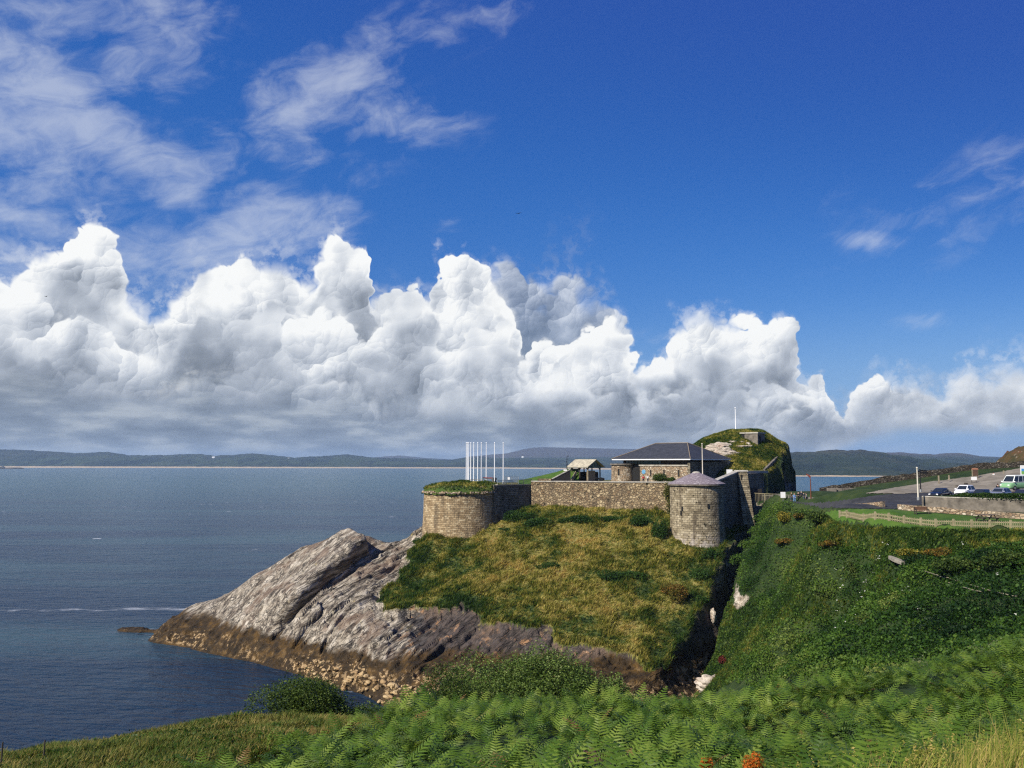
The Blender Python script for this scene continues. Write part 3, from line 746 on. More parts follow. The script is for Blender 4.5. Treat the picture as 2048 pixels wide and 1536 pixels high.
def sampler(X, Y, Z):
    x0, y0 = X[0, 0], Y[0, 0]; dx = X[0, 1] - X[0, 0]; dy = Y[1, 0] - Y[0, 0]
    def f(x, y):
        x = np.asarray(x, float); y = np.asarray(y, float)
        i = np.clip((x - x0) / dx, 0, X.shape[1] - 1.001); j = np.clip((y - y0) / dy, 0, X.shape[0] - 1.001)
        a, b = i.astype(int), j.astype(int); u, w_ = i - a, j - b
        return (Z[b, a] * (1 - u) + Z[b, a + 1] * u) * (1 - w_) + (Z[b + 1, a] * (1 - u) + Z[b + 1, a + 1] * u) * w_
    return f
hz = sampler(HX, HY, HZ); mz = sampler(MX, MY, MZ); hrock = sampler(HX, HY, HR); mrock = sampler(MX, MY, MR)

# ---- sea: fine rows near, long rows far
yy = np.r_[np.arange(60, 320, 2.0), np.geomspace(320, 16000, 70)]
tt = np.linspace(-1, 1, 90)
SX = tt[None, :] * (yy[:, None] * 0.95 + 120); SY = np.repeat(yy[:, None], 90, 1)
i = np.arange(SX.size).reshape(SX.shape)
sf = np.stack([i[:-1, :-1], i[:-1, 1:], i[1:, 1:], i[1:, :-1]], -1).reshape(-1, 4)
shore = np.where((SX > -86) & (SX < 40) & (SY > 124) & (SY < 200), sstep(hz(SX, SY), -1.6, -0.2), 0)
tag(link('sea', np_mesh('sea', np.c_[SX.ravel(), SY.ravel(), np.zeros(SX.size)], sf, attrs=dict(shore=shore)), M_WATER), kind='structure')

# ------------------------------------------------------------------ surface lookup by line of sight
def hit(px, py, which='m', y0=18.0, y1=215.0):
    d = ray(px, py); t = np.arange(y0, y1, 0.1) / d[1]
    x, y, z = d[0] * t, d[1] * t, EYE + d[2] * t
    zz = mz(x, y) if which == 'm' else hz(x, y)
    k = np.argmax(zz >= z)
    return (x[k], y[k], zz[k])

# ------------------------------------------------------------------ masonry
def uvco(n): return n.n('ShaderNodeTexCoord').outputs['UV']

def stone_mat(name, coursed, sx, sy, cols, mortar, dark=0.35, foot=None):
    def fn(n):
        uv = uvco(n); p = pos(n)
        w1 = n.noise(uv, 0.9, 3.0, 0.6, color=True)
        q = n.vm('ADD', uv, n.vm('SCALE', n.vm('SUBTRACT', w1, (.5, .5, .5)), scale=0.16 if coursed else 0.35))
        if coursed:
            b = n.n('ShaderNodeTexBrick'); n.put(b.inputs['Vector'], q); b.inputs['Scale'].default_value = 1.0
            b.inputs['Brick Width'].default_value = sx; b.inputs['Row Height'].default_value = sy
            b.inputs['Mortar Size'].default_value = sy * 0.07; b.inputs['Mortar Smooth'].default_value = 0.4; b.inputs['Bias'].default_value = 0.0
            b.inputs['Color1'].default_value = (0, 0, 0, 1); b.inputs['Color2'].default_value = (1, 1, 1, 1); b.inputs['Mortar'].default_value = (.5, .5, .5, 1)
            rnd = n.xyz(b.outputs[0])[0]; mo = b.outputs[1]
        else:
            sc = n.vm('MULTIPLY', q, (1 / sx, 1 / sy, 1))
            rnd = n.xyz(n.voro(sc, 1.0, 'F1', 1))[0]
            mo = n.step(n.voro(sc, 1.0, 'DISTANCE_TO_EDGE', 0), 0.04, 0.12, 1.0, 0.0)
        tone = n.m('ADD', n.m('MULTIPLY', rnd, 0.65), n.m('MULTIPLY', n.noise(p, 0.30, 5.0, 0.65), 0.75))
        c = n.ramp(tone, [(0.25 + 0.85 * i / (len(cols) - 1), k) for i, k in enumerate(cols)])
        c = n.mix(n.m('MULTIPLY', mo, 0.8), c, mortar)
        hole = n.m('MULTIPLY', n.step(n.noise(uv, 1.25, 3.0, 0.65), 0.60, 0.68), dark * 2.2, clamp=True)
        c = n.mix(hole, c, (0.045, 0.042, 0.025))
        u, v_, _ = n.xyz(uv)
        run = n.step(n.noise(n.vec(n.m('MULTIPLY', u, 0.7), n.m('MULTIPLY', v_, 0.13), 0), 1.0, 4.0, 0.65), 0.50, 0.64, 0, 0.75)
        c = n.mix(run, c, n.mix(0.5, mortar, (0.10, 0.075, 0.05)))
        if foot:
            f = n.m('MULTIPLY', n.step(v_, foot[1], foot[0]), n.step(n.noise(uv, 0.9, 4.0, 0.65), 0.45, 0.56, 0.0, 0.85))
            c = n.mix(f, c, foot[2])
        h = n.m('SUBTRACT', n.m('ADD', n.m('MULTIPLY', rnd, 0.4), n.noise(p, 3.0, 3.0, 0.6)), n.m('ADD', mo, hole))
        return principled(n, c, 0.9, 0, 0.2, bump(n, h, 0.9, 0.16))
    return mat(name, fn)

M_RUBBLE = stone_mat('rubble_stone', False, 0.62, 0.42, [(0.16, .10, .055), (0.25, .18, .10), (0.34, .26, .15), (0.46, .36, .21)], (0.13, 0.10, 0.065), 0.75)
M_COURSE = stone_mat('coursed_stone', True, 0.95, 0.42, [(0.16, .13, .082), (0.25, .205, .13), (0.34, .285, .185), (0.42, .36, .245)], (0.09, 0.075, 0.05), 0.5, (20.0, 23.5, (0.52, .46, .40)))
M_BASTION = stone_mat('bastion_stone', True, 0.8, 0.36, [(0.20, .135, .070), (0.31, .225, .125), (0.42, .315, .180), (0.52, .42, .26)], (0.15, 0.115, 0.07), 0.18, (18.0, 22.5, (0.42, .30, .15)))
M_SHADE = stone_mat('shaded_stone', True, 0.8, 0.38, [(0.10, .085, .06), (0.16, .14, .095), (0.22, .19, .14), (0.27, .24, .17)], (0.07, 0.06, 0.04), 0.5)  # darker stone copy for walls turned from the sun; shade put into the colour
M_WARM = stone_mat('warm_rubble', False, 0.55, 0.30, [(0.20, .12, .07), (0.34, .24, .15), (0.46, .36, .24), (0.58, .50, .38)], (0.24, 0.19, 0.13), 0.12)
M_DRY = stone_mat('dry_stone', False, 0.5, 0.3, [(0.03, .026, .02), (0.055, .046, .036), (0.085, .072, .055), (0.16, .14, .11)], (0.012, 0.011, 0.009), 0.5)
M_CONC = plain('pale_concrete', (0.37, .345, .29), 0.9, var=0.35, sc=1.2, bmp=0.3)
M_OLDCONC = plain('stained_concrete', (0.16, .14, .112), 0.9, var=0.55, sc=0.9, bmp=0.3)
M_SLATE = mat('slate_roof', lambda n: (lambda p: principled(n, n.ramp(n.noise(p, 1.2, 5.0, 0.65), [(0.3, (0.030, .032, .036)), (0.7, (0.062, .064, .070))]), 0.62, 0, 0.3, bump(n, n.noise(n.vm('MULTIPLY', p, (1.5, 1.5, 9)), 1.0, 2.0, 0.5), 0.3, 0.05)))(pos(n)))
M_PURPLE = mat('purple_slate', lambda n: (lambda p: principled(n, n.mix(n.step(n.noise(p, 1.9, 4.0, 0.75), 0.54, 0.62, 0, .8), n.ramp(n.noise(p, 2.2, 5.0, 0.7), [(0.3, (0.13, .105, .115)), (0.7, (0.27, .225, .235))]), (0.42, .38, .38)), 0.7, 0, 0.3, bump(n, n.noise(n.vm('MULTIPLY', p, (3, 3, 11)), 1.0, 3.0, 0.6), 0.5, 0.05)))(pos(n)))
M_WHITE = plain('white_paint', (0.80, .80, .78), 0.45, var=0.06)
M_DARK = plain('dark_recess', (0.012, .012, .012), 0.8)
M_TIMBER = plain('weathered_timber', (0.26, .22, .15), 0.85, var=0.4, sc=2.0)
M_TIMBDK = plain('dark_timber', (0.055, .045, .036), 0.85, var=0.35)
M_FENCEW = plain('pale_fence_timber', (0.30, .26, .155), 0.85, var=0.25, sc=2.5)
M_STEEL = plain('galvanised_steel', (0.42, .43, .42), 0.4, 0.6, var=0.15)
M_RAIL = plain('grey_rail', (0.27, .255, .21), 0.6, 0.2, var=0.2)
M_RUST = plain('rusty_steel', (0.24, .075, .03), 0.8, var=0.4)
M_BLACKM = plain('black_metal', (0.02, .02, .022), 0.45, 0.3)
M_GLASSG = plain('green_glass', (0.035, .075, .07), 0.12, 0.0, 0.6, var=0.3)
M_ASPH = mat('asphalt', lambda n: (lambda p: principled(n, n.ramp(n.noise(p, 0.5, 5.0, 0.7), [(0.35, (0.024, .025, .028)), (0.65, (0.05, .05, .052))]), 0.85, 0, 0.25, bump(n, n.noise(p, 9.0, 2.0, 0.5), 0.3, 0.02)))(pos(n)))
M_GRAVEL = mat('gravel', lambda n: (lambda p: principled(n, n.ramp(n.noise(p, 0.45, 6.0, 0.7), [(0.3, (0.13, .112, .085)), (0.52, (0.22, .195, .152)), (0.7, (0.30, .265, .21))]), 0.95, 0, 0.1, bump(n, n.noise(p, 5.0, 3.0, 0.6), 0.4, 0.05)))(pos(n)))
M_LAWN = mat('mown_lawn', lambda n: (lambda p: principled(n, n.ramp(n.noise(p, 0.5, 5.0, 0.65), [(0.3, (0.035, .085, .012)), (0.52, (0.062, .120, .018)), (0.72, (0.10, .145, .028))]), 0.9, 0, 0.15, bump(n, n.noise(p, 7.0, 3.0, 0.6), 0.7, 0.08)))(pos(n)))
M_TURF = mat('bank_turf', lambda n: (lambda p: principled(n, n.ramp(n.noise(p, 0.5, 5.0, 0.65), [(0.3, (0.03, .065, .012)), (0.5, (0.06, .095, .018)), (0.72, (0.11, .12, .03))]), 0.9, 0, 0.15, bump(n, n.noise(p, 3.0, 4.0, 0.6), 0.8, 0.15)))(pos(n)))

# ------------------------------------------------------------------ round bastion
BX, BY, BR = -10.45, 178.0, 7.75
t = empty('round_bastion', (0, 0, 0))
tag(t, 'low round stone bastion with a turf top, standing on the rock point above the sea', 'bastion', 'round stone works of the fort')
a0, a1 = R(150), R(378)
MB().ring((BX, BY), [BR + .55, BR + .1, BR], [17.0, 26.5, 30.2], 56, a0, a1).build('wall', M_BASTION, t)
rim = MB()
for k in range(70):
    a = R(158 + 200 * k / 69); rr = BR + .12; s = random.uniform(.16, .34)
    x, y = BX + rr * math.cos(a), BY + rr * math.sin(a)
    z = 30.0 + random.uniform(-.10, .16)
    M = Matrix.Translation((x, y, z)) @ Matrix.Rotation(random.uniform(0, 3), 4, 'Z')
    rim.box(-s * 1.3, s * 1.3, -s, s, -s * .6, s * .6, M, .06)
rim.build('capstones', M_WARM, t)
# turf cap: polar grid
nr, na = 22, 90
rr = np.linspace(0, 8.1, nr)[:, None]; aa = np.linspace(0, 2 * np.pi, na, endpoint=False)[None, :]
tx = BX + rr * np.cos(aa); ty = BY + rr * np.sin(aa) + np.where(np.sin(aa) > 0, rr * 0.35 * np.sin(aa), 0)
tz = 30.05 + 1.75 * np.sqrt(np.clip(1 - (rr / 8.5) ** 2, 0, 1)) + 0.55 * sstep(tx, -8, -2) + (fbm(tx * .5, ty * .5, 3) - .5) * .9 + (fbm(tx * 1.8, ty * 1.8, 4) - .5) * .5
tz = tz - sstep(rr, 7.6, 8.2) * (0.5 + 0.9 * fbm(tx * .8, ty * .8, 8))
i = np.arange(nr * na).reshape(nr, na); j = np.roll(i, -1, 1)
TURF_V = np.c_[tx.ravel(), ty.ravel(), tz.ravel()]
link('turf_cap', np_mesh('turf_cap', TURF_V, np.stack([i[:-1], i[1:], j[1:], j[:-1]], -1).reshape(-1, 4)), M_TURF, t, True)

t = empty('flank_wall', (-2.9, 175, 25)); t.location = (0, 0, 0)
tag(t, 'shaded mossy stone wall joining the turf topped bastion to the long wall', 'wall', 'walls of the fort')
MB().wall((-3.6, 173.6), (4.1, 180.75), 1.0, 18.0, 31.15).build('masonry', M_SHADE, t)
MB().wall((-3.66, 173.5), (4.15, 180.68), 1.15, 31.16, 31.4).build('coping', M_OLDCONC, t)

# ------------------------------------------------------------------ long curtain wall
t = empty('curtain_wall'); tag(t, 'long sunlit rubble wall of the fort between the turf topped bastion and the round tower', 'wall', 'walls of the fort')
MB().wall((4.0, 180.6), (31.8, 171.4), 1.1, 20.5, 31.95, 0.7).build('masonry', M_RUBBLE, t)
MB().wall((4.0, 180.45), (31.8, 171.25), 1.35, 31.96, 32.18).build('coping', M_CONC, t)
MB().wall((5.4, 180.0), (8.2, 179.1), 1.0, 32.18, 32.62).build('raised_end', M_RUBBLE, t)

# ------------------------------------------------------------------ round tower with slate cone
TX, TY = 35.75, 166.2
t = empty('round_tower'); tag(t, 'tall round stone tower with a conical purple slate roof beside the ravine', 'tower', 'round stone works of the fort')
MB().ring((TX, TY), [5.75, 5.32, 5.1, 5.1], [15.5, 20.0, 26.0, 31.5], 64).build('wall', M_COURSE, t, smooth=True)
MB().ring((TX, TY), [5.16, 5.5, 5.5, 5.1], [31.5, 31.62, 31.85, 31.86], 64).build('eaves', M_OLDCONC, t)
rf = MB().ring((TX, TY), [5.48, 5.48, 2.6, .75], [31.87, 31.97, 33.2, 34.0], 40).build('roof', M_PURPLE, t)
MB().ring((TX, TY), [.8, .62, .2], [34.0, 34.2, 34.3], 20).build('cap', M_CONC, rf)
for (px, py) in [(1355, 1018), (1349, 1027), (1416, 1012)]:
    x, y, z = U(px, py, 161.3); d = math.hypot(x - TX, y - TY); k = (5.15 if z > 26 else 5.25) / d
    cx, cy = TX + (x - TX) * k, TY + (y - TY) * k
    M = Matrix.Translation((cx, cy, z)) @ Matrix.Rotation(math.atan2(y - TY, x - TX), 4, 'Z')
    MB().box(-.1, .06, -.16, .16, -.42, .42, M).build('loophole', M_DARK, t)

t = empty('return_wall'); tag(t, 'shaded stone wall climbing from the slate roofed tower to the tall buttress', 'wall', 'walls of the fort')
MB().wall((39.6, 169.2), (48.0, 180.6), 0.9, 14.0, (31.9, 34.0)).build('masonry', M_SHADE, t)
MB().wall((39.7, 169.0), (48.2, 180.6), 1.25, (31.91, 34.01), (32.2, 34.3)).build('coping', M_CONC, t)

t = empty('buttress'); tag(t, 'tall tapering stone buttress lit by the sun at the edge of the ravine', 'buttress')
b = MB(); b.hull([(48.3, 177.6, 17), (50.9, 177.8, 17), (50.9, 182, 17), (48.3, 182, 17)], [(47.3, 179.4, 34.1), (49.3, 179.5, 34.1), (49.3, 182.0, 34.1), (47.3, 182.0, 34.1)])
b.build('masonry', M_COURSE, t)
MB().hull([(47.1, 179.2, 34.11), (49.5, 179.3, 34.11), (49.5, 182.1, 34.11), (47.1, 182.1, 34.11)], [(47.2, 179.5, 34.4), (49.4, 179.5, 34.4), (49.4, 182.0, 34.4), (47.2, 182.0, 34.4)]).build('coping', M_CONC, t)
s = MB().box(-.12, .12, -.08, .1, -.6, .6, Matrix.Translation(U(1483, 955, 179.3))).build('slit', M_DARK, t)

t = empty('gate_wall'); tag(t, 'shaded gate wall of the fort with a pale lintel, behind the buttress at the bridge', 'wall', 'walls of the fort')
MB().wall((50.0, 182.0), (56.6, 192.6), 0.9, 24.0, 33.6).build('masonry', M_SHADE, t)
MB().wall((47.6, 182.6), (57.6, 192.4), 1.5, 33.62, 34.15).build('lintel', M_CONC, t)
MB().wall((51.2, 183.7), (53.2, 186.9), -0.12, 27.2, 30.6).build('doorway', M_DARK, t)
MB().wall((53.6, 187.7), (55.3, 190.4), -0.14, 28.6, 30.2).build('notice', M_GLASSG, t)
MB().box(-.6, .6, -.15, .15, -.75, .75, Matrix.Translation(U(1459, 946, 183.5))).build('white_panel', M_WHITE, t)

t = MB(); p, q = hit(1530, 944, 'h', 197), hit(1556, 917, 'h', 197)
t.wall((p[0], p[1]), (q[0], q[1]), .5, (p[2] - 1.5, q[2] - 1.5), (p[2] + .55, q[2] + .5)); o = t.build('stepped_wall', M_OLDCONC)
tag(o, 'sloping pale concrete wall climbing the grassy knoll beside the cliff edge', 'wall')
p, q = U(1455, 943, 201), U(1531, 944, 203)
o = MB().wall(p[:2], q[:2], .4, 32.0, 34.0).build('terrace_wall', M_CONC)
tag(o, 'long low pale wall at the foot of the grassy knoll behind the gate', 'wall')

# ------------------------------------------------------------------ visitor building
CXY = Vector((38.8, 188.0)); SD = Vector((.64, .768)); FD = Vector((-.768, .64))      # side and front directions from the near corner
SL, FL = 18.3, 18.5
def B(s, f, z): q = CXY + SD * s + FD * f; return (q.x, q.y, z)
t = empty('visitor_building'); tag(t, 'single storey stone building with a dark hipped slate roof and pale fascia inside the fort', 'building')
def bwall(f0, f1, s0, s1, z0, z1):
    return MB().hull([B(s0, f0, z0), B(s1, f0, z0), B(s1, f1, z0), B(s0, f1, z0)], [B(s0, f0, z1), B(s1, f0, z1), B(s1, f1, z1), B(s0, f1, z1)])
bwall(0.3, 12.4, 0, .6, 31.0, 35.2).build('front_wall', M_WARM, t)
bwall(0.15, 12.6, -.15, .75, 35.21, 35.5).build('front_coping', M_CONC, t)
bwall(-.35, .29, 0.0, SL, 31.0, 36.1).build('side_wall', M_SHADE, t)
bwall(0.9, FL - .8, 1.3, SL - 1, 31.0, 36.55).build('inner_wall', M_TIMBDK, t)
dr = MB().ring(B(.9, 17.6, 0)[:2], [2.75, 2.65, 2.65], [31.0, 33.5, 35.4], 32).build('round_room', M_WARM, t)
MB().ring(B(.9, 17.6, 0)[:2], [2.95, 2.95], [35.41, 35.75], 32).build('coping', M_OLDCONC, dr)
bwall(12.5, 15.2, .8, 1.25, 31.0, 34.8).build('doorway', M_DARK, t)
for f in (2.3, 6.0, 9.4):
    m = MB().hull([B(-.05, f, 32.9), B(.1, f, 32.9), B(.1, f + .34, 32.9), B(-.05, f + .34, 32.9)], [B(-.05, f, 34.4), B(.1, f, 34.4), B(.1, f + .34, 34.4), B(-.05, f + .34, 34.4)])
    m.build('loophole', M_DARK, t)
x, y = B(.9, 17.6, 0)[:2]; a = math.atan2(-y + 0, -x + 12)
MB().box(-.1, .08, -.16, .16, -.75, .75, Matrix.Translation((x + 2.66 * math.cos(R(-118)), y + 2.66 * math.sin(R(-118)), 33.8)) @ Matrix.Rotation(R(-118), 4, 'Z')).build('loophole', M_DARK, t)
p = B(-.06, 11.4, 33.9); pl = MB()
sv = Vector((SD.x, SD.y, 0)); fv = Vector((FD.x, FD.y, 0)); c = Vector(p)
ringp = [c + fv * .5 * math.cos(k * math.pi / 8) + Vector((0, 0, .5 * math.sin(k * math.pi / 8))) for k in range(16)]
pl.hull([tuple(q) for q in ringp], [tuple(q + sv * .08) for q in ringp]); pl.build('blue_plaque', plain('sign_blue', (0.12, .30, .48), 0.5, var=.3), t)
for k in range(12):
    f = 7.6 + k * .78
    bwall(f, f + .66, 1.18, 1.29, 35.62, 36.5).build('window', M_GLASSG, t)
ov = .9
E = [B(-ov, -ov, 36.56), B(SL + ov, -ov, 36.56), B(SL + ov, FL + ov, 36.56), B(-ov, FL + ov, 36.56)]
E2 = [(x, y, 36.84) for x, y, z in E]
MB().hull(E, E2).build('fascia', M_WHITE, t)
r0, r1 = B(SL * .5, FL * .5 - 4.2, 40.55), B(SL * .5, FL * .5 + 4.2, 40.55)
e = [B(-ov - .08, -ov - .08, 36.845), B(SL + ov + .08, -ov - .08, 36.845), B(SL + ov + .08, FL + ov + .08, 36.845), B(-ov - .08, FL + ov + .08, 36.845)]
rf = MB(); rf.face([e[0], e[1], r0]); rf.face([e[1], e[2], r1, r0]); rf.face([e[2], e[3], r1]); rf.face([e[3], e[0], r0, r1]); rf.face(e[::-1])
rf = rf.build('roof', M_SLATE, t)
h = MB()
for p, q in ((e[0], r0), (e[3], r1), (e[1], r0), (r0, r1)): h.tube([Vector(p) + Vector((0, 0, .03)), Vector(q) + Vector((0, 0, .03))], .10, 6)
h.build('ridge_tiles', plain('ridge_clay', (0.24, .19, .13), .8), rf)

# ------------------------------------------------------------------ timber shelter
t = empty('timber_shelter'); tag(t, 'open timber shelter with a pale gabled roof standing behind the long fort wall', 'shelter')
C0 = Vector((16.6, 188.0)); GD = Vector((.75, .66)).normalized(); LD = Vector((-.66, .75)).normalized(); gw, ll = 4.7, 5.6
def S(g_, l_, z): q = C0 + GD * g_ + LD * l_; return (q.x, q.y, z)
ez, rz_ = 35.1, 36.55
for g_ in (.35, gw - .35):
    for l_ in (.35, ll / 2, ll - .35): MB().bar(S(g_, l_, 31.2), S(g_, l_, ez + .15), .26).build('post', M_TIMBER if (l_ < 1 and g_ < 1) else M_TIMBDK, t)
rf = MB()
for sgn in (0, 1):
    o_ = lambda g_, l_, z: S(g_ if sgn == 0 else gw - g_, l_, z)
    rf.hull([o_(-.45, -.5, ez - .2), o_(gw / 2, -.5, rz_), o_(gw / 2, ll + .5, rz_), o_(-.45, ll + .5, ez - .2)], [o_(-.45, -.5, ez - .05), o_(gw / 2, -.5, rz_ + .16), o_(gw / 2, ll + .5, rz_ + .16), o_(-.45, ll + .5, ez - .05)])
rf.build('roof', plain('silvered_boards', (0.40, .36, .26), .85, var=.35, sc=1.5), t)
gb = MB().hull([S(.2, .1, ez - .3), S(gw - .2, .1, ez - .3), S(gw / 2, .1, rz_ - .1)], [S(.2, .22, ez - .3), S(gw - .2, .22, ez - .3), S(gw / 2, .22, rz_ - .1)])
gb = gb.build('gable', plain('gable_green', (0.10, .13, .11), .8), t)
c = Vector(S(gw / 2, .07, 35.45)); gv = Vector((GD.x, GD.y, 0))
MB().tube([tuple(c + gv * .42 * math.cos(k * math.pi / 10) + Vector((0, 0, .58 * math.sin(k * math.pi / 10)))) for k in range(21)], .06, 5).build('oval_emblem', plain('pale_green', (0.3, .42, .36), .6), gb)
MB().hull([S(.9, 1.0, 31.9), S(gw - 1.2, 1.0, 31.9), S(gw - 1.2, 1.15, 31.9), S(.9, 1.15, 31.9)], [S(.9, 1.0, 34.2), S(gw - 1.2, 1.0, 34.2), S(gw - 1.2, 1.15, 34.2), S(.9, 1.15, 34.2)]).build('tan_board', plain('tan_board', (0.33, .25, .15), .8), t)
MB().hull([S(0, 0, 31.0), S(gw, 0, 31.0), S(gw, ll, 31.0), S(0, ll, 31.0)], [S(0, 0, 31.75), S(gw, 0, 31.75), S(gw, ll, 31.75), S(0, ll, 31.75)]).build('floor', M_TIMBDK, t)
for l_ in (.35, ll / 2, ll - .35):
    for d_ in (-.7, .7):
        if -.1 < l_ + d_ < ll + .1: MB().bar(S(.35, l_, ez - .75), S(.35, l_ + d_, ez - .05), .12).build('brace', M_TIMBDK, t)
for d_ in (.8, gw - .8): MB().bar(S(.35 if d_ < 2 else gw - .35, .35, ez - .75), S(d_ + (.2 if d_ < 2 else -.2), .35, ez - .05), .12).build('brace', M_TIMBDK, t)
MB().bar(S(-.2, 3.4, 34.0), U(1141, 961, 187), .12, .25).bar(S(-.2, 3.4, 33.2), U(1143, 963, 187), .1, .9).build('stair_rail', M_TIMBER, t)

t = empty('ramp_wall'); tag(t, 'dark sloping ramp wall with a pale top edge, left of the timber shelter', 'wall')
p, q = U(1101, 961, 185), U(1141, 940, 187)
MB().wall(p[:2], q[:2], .4, 31.0, (p[2], q[2])).build('boards', plain('dark_boards', (0.045, .04, .038), .85), t)
MB().wall((p[0], p[1] - .06), (q[0], q[1] - .06), .55, (p[2] + .01, q[2] + .01), (p[2] + .17, q[2] + .17)).build('coping', M_CONC, t)

for a_, b_ in (((.4, ll - .3), (gw - .4, ll - .3)), ((gw - .3, .9), (gw - .3, ll - .4)), ((.3, 3.6), (.3, ll - .4))):
    MB().wall(S(*a_, 0)[:2], S(*b_, 0)[:2], .08, 31.76, 33.9).build('back_panel', M_TIMBDK, bpy.data.objects['timber_shelter'])
# green bank behind the ramp
bk = []
NX, NY = 40, 16
for jj in range(NY + 1):
    for ii in range(NX + 1):
        u_, v_ = ii / NX, jj / NY
        px = 1035 + u_ * 122; Y = 187 + v_ * 16
        top = np.interp(px, [1035, 1050, 1100, 1135, 1157], [962, 960, 948, 938, 938])
        z = U(px, top, 189)[2]
        zz = 31.2 + (z - 31.2) * min(1, v_ * 2.6) * (1 if v_ < .8 else (1 - v_) / .2) + random.uniform(-.04, .04)
        bk.append(((px - 1024) / F * Y, Y, zz))
i = np.arange((NX + 1) * (NY + 1)).reshape(NY + 1, NX + 1)
tag(link('grass_bank', np_mesh('grass_bank', bk, np.stack([i[:-1, :-1], i[:-1, 1:], i[1:, 1:], i[1:, :-1]], -1).reshape(-1, 4)), M_LAWN, None, True), kind='structure')

# ------------------------------------------------------------------ poles
def pole(name, px, py0, py1, Y, r, m, label, cat, group=None, cap=True):
    b0, b1 = U(px, py1, Y), U(px, py0, Y)
    t = empty(name, (b0[0], b0[1], b0[2])); tag(t, label, cat, group)
    h = b1[2] - b0[2]
    MB().ring((0, 0), [r * 1.0, r * .62], [0, h], 10).build('shaft', m, t, True)
    MB().ring((0, 0), [r * 1.6, r * 1.6], [-.3, .10], 10).build('base', M_STEEL, t)
    if cap: MB().ring((0, 0), [r * .4, r * 1.15, r * 1.15, r * .3], [h, h + r * .7, h + r * 1.6, h + r * 2.4], 10).build('finial', m, t, True)
    return t
M_POLE = plain('white_pole', (0.82, .83, .83), 0.35, var=.04)
ords = ['leftmost', 'second from the left', 'third from the left', 'fourth from the left', 'fifth from the left', 'fifth from the right', 'fourth from the right', 'third from the right', 'second from the right', 'rightmost']
for k, (pb, pt) in enumerate([(932.6, 934), (935, 935.5), (937.5, 939), (941.5, 943.5), (947.5, 950), (955.5, 957.3), (962.5, 964), (972.5, 973.5), (989, 990.3), (1006.5, 1007)]):
    Y = 181 + 8 * math.sin(k / 9 * math.pi) * .6 + k * .25
    t = pole('flagpole', pb, 887, 965, Y, .115, M_POLE, 'bare white flagpole on the bastion, %s of the row of ten' % ords[k], 'flagpole', 'bare flagpoles on the bastion')
pole('flagpole', 1405.5, 889, 955, 172, .12, plain('cream_pole', (0.62, .56, .46), .5, var=.05), 'single cream flagpole rising behind the conical purple roof of the tower', 'flagpole')
pole('flagpole', 1471.6, 817, 862, 223, .15, M_POLE, 'white mast alone on the summit of the grassy knoll', 'mast')
t = pole('lamp_post', 1134, 915, 950, 187, .11, M_BLACKM, 'dark hooked lamp post beside the sloping ramp wall and timber shelter', 'lamp post', cap=False)
h = U(1134, 915, 187)[2] - U(1134, 950, 187)[2]
MB().tube([(0, 0, h - .05), (.02, 0, h + .25), (.22, 0, h + .36), (.42, 0, h + .22)], .09, 6).build('hook', M_BLACKM, t)
MB().box(-.75, .0, -.12, .12, h - 2.9, h - 2.6).build('pointer', M_WHITE, t)
t = pole('lamp_post', 1622.3, 957, 1006, 158, .13, plain('rust_post', (.13, .045, .025), .85), 'rust red post with a bent arm at the end of the bridge railing', 'post', cap=False)
h = U(1622, 954, 158)[2] - U(1622, 1006, 158)[2]
MB().tube([(0.02, 0, h - .1), (-.2, 0, h + .18), (-.72, 0, h + .55)], [.15, .17, .09], 8).build('arm', plain('red_arm', (0.22, .055, .035), .8), t)
t = pole('gate_pole', 1836.5, 938, 996, 120.2, .12, plain('cream_post', (0.60, .56, .46), .6, var=.08), 'tall cream pole standing at the end of the concrete car park wall', 'pole')
t = pole('finger_post', 1841.5, 941, 980, 128, .09, M_BLACKM, 'dark finger post with direction arms beside the tall cream pole', 'signpost')
h = U(1841, 941, 128)[2] - U(1841, 980, 128)[2]
for k, (l_, dz) in enumerate(((1.25, 0), (1.0, .30), (-.45, .2))):
    MB().box(min(0, l_), max(0, l_), -.04, .04, h - .45 + dz, h - .22 + dz).build('arm', M_BLACKM, t)

# ------------------------------------------------------------------ gun, railings and boards on the bastion
t = empty('coastal_gun', U(986, 964, 186)); tag(t, 'small red coastal gun on its mount among the flagpoles', 'gun')
MB().tube([(-2.2, -.4, .95), (-1.0, -.2, .85), (.1, 0, .78)], [.09, .13, .2], 8).build('barrel', plain('gun_red', (0.22, .035, .03), .6), t)
MB().ring((0.2, 0), [.75, .5, .35], [-.4, .3, .6], 10).build('mount', M_BLACKM, t)
MB().box(-.3, .9, -.35, .35, .5, .95, inset=.15).build('cradle', M_BLACKM, t)

def railing(name, pts, h, label, m, step=.28, post=2.0, bars=True, cat='railing', low=.1, parent=None):
    t = empty(name); 
    if parent is None: tag(t, label, cat)
    rl = MB(); bb = MB(); n_ = 0
    P_ = [Vector(p) for p in pts]
    for a_, b_ in zip(P_[:-1], P_[1:]):
        rl = MB(); bb = MB(); up = Vector((0, 0, h)); L = (b_ - a_).length
        MB().bar(a_ + up, b_ + up, .09, .08).build('rail', m, t); MB().bar(a_ + Vector((0, 0, low)), b_ + Vector((0, 0, low)), .06, .06).build('rail', m, t)
        if bars:
            for k in range(1, int(L / step)): 
                q = a_.lerp(b_, k * step / L); bb.bar(q + Vector((0, 0, low)), q + up, .045)
        npst = max(1, round(L / post))
        for k in range(npst + (1 if b_ is P_[-1] else 0)):
            q = a_.lerp(b_, k / npst); MB().bar(q - Vector((0, 0, .2)), q + up + Vector((0, 0, .04)), .1).build('post', m, t)
        if bb.v: bb.build('bars', m, t)
    return t
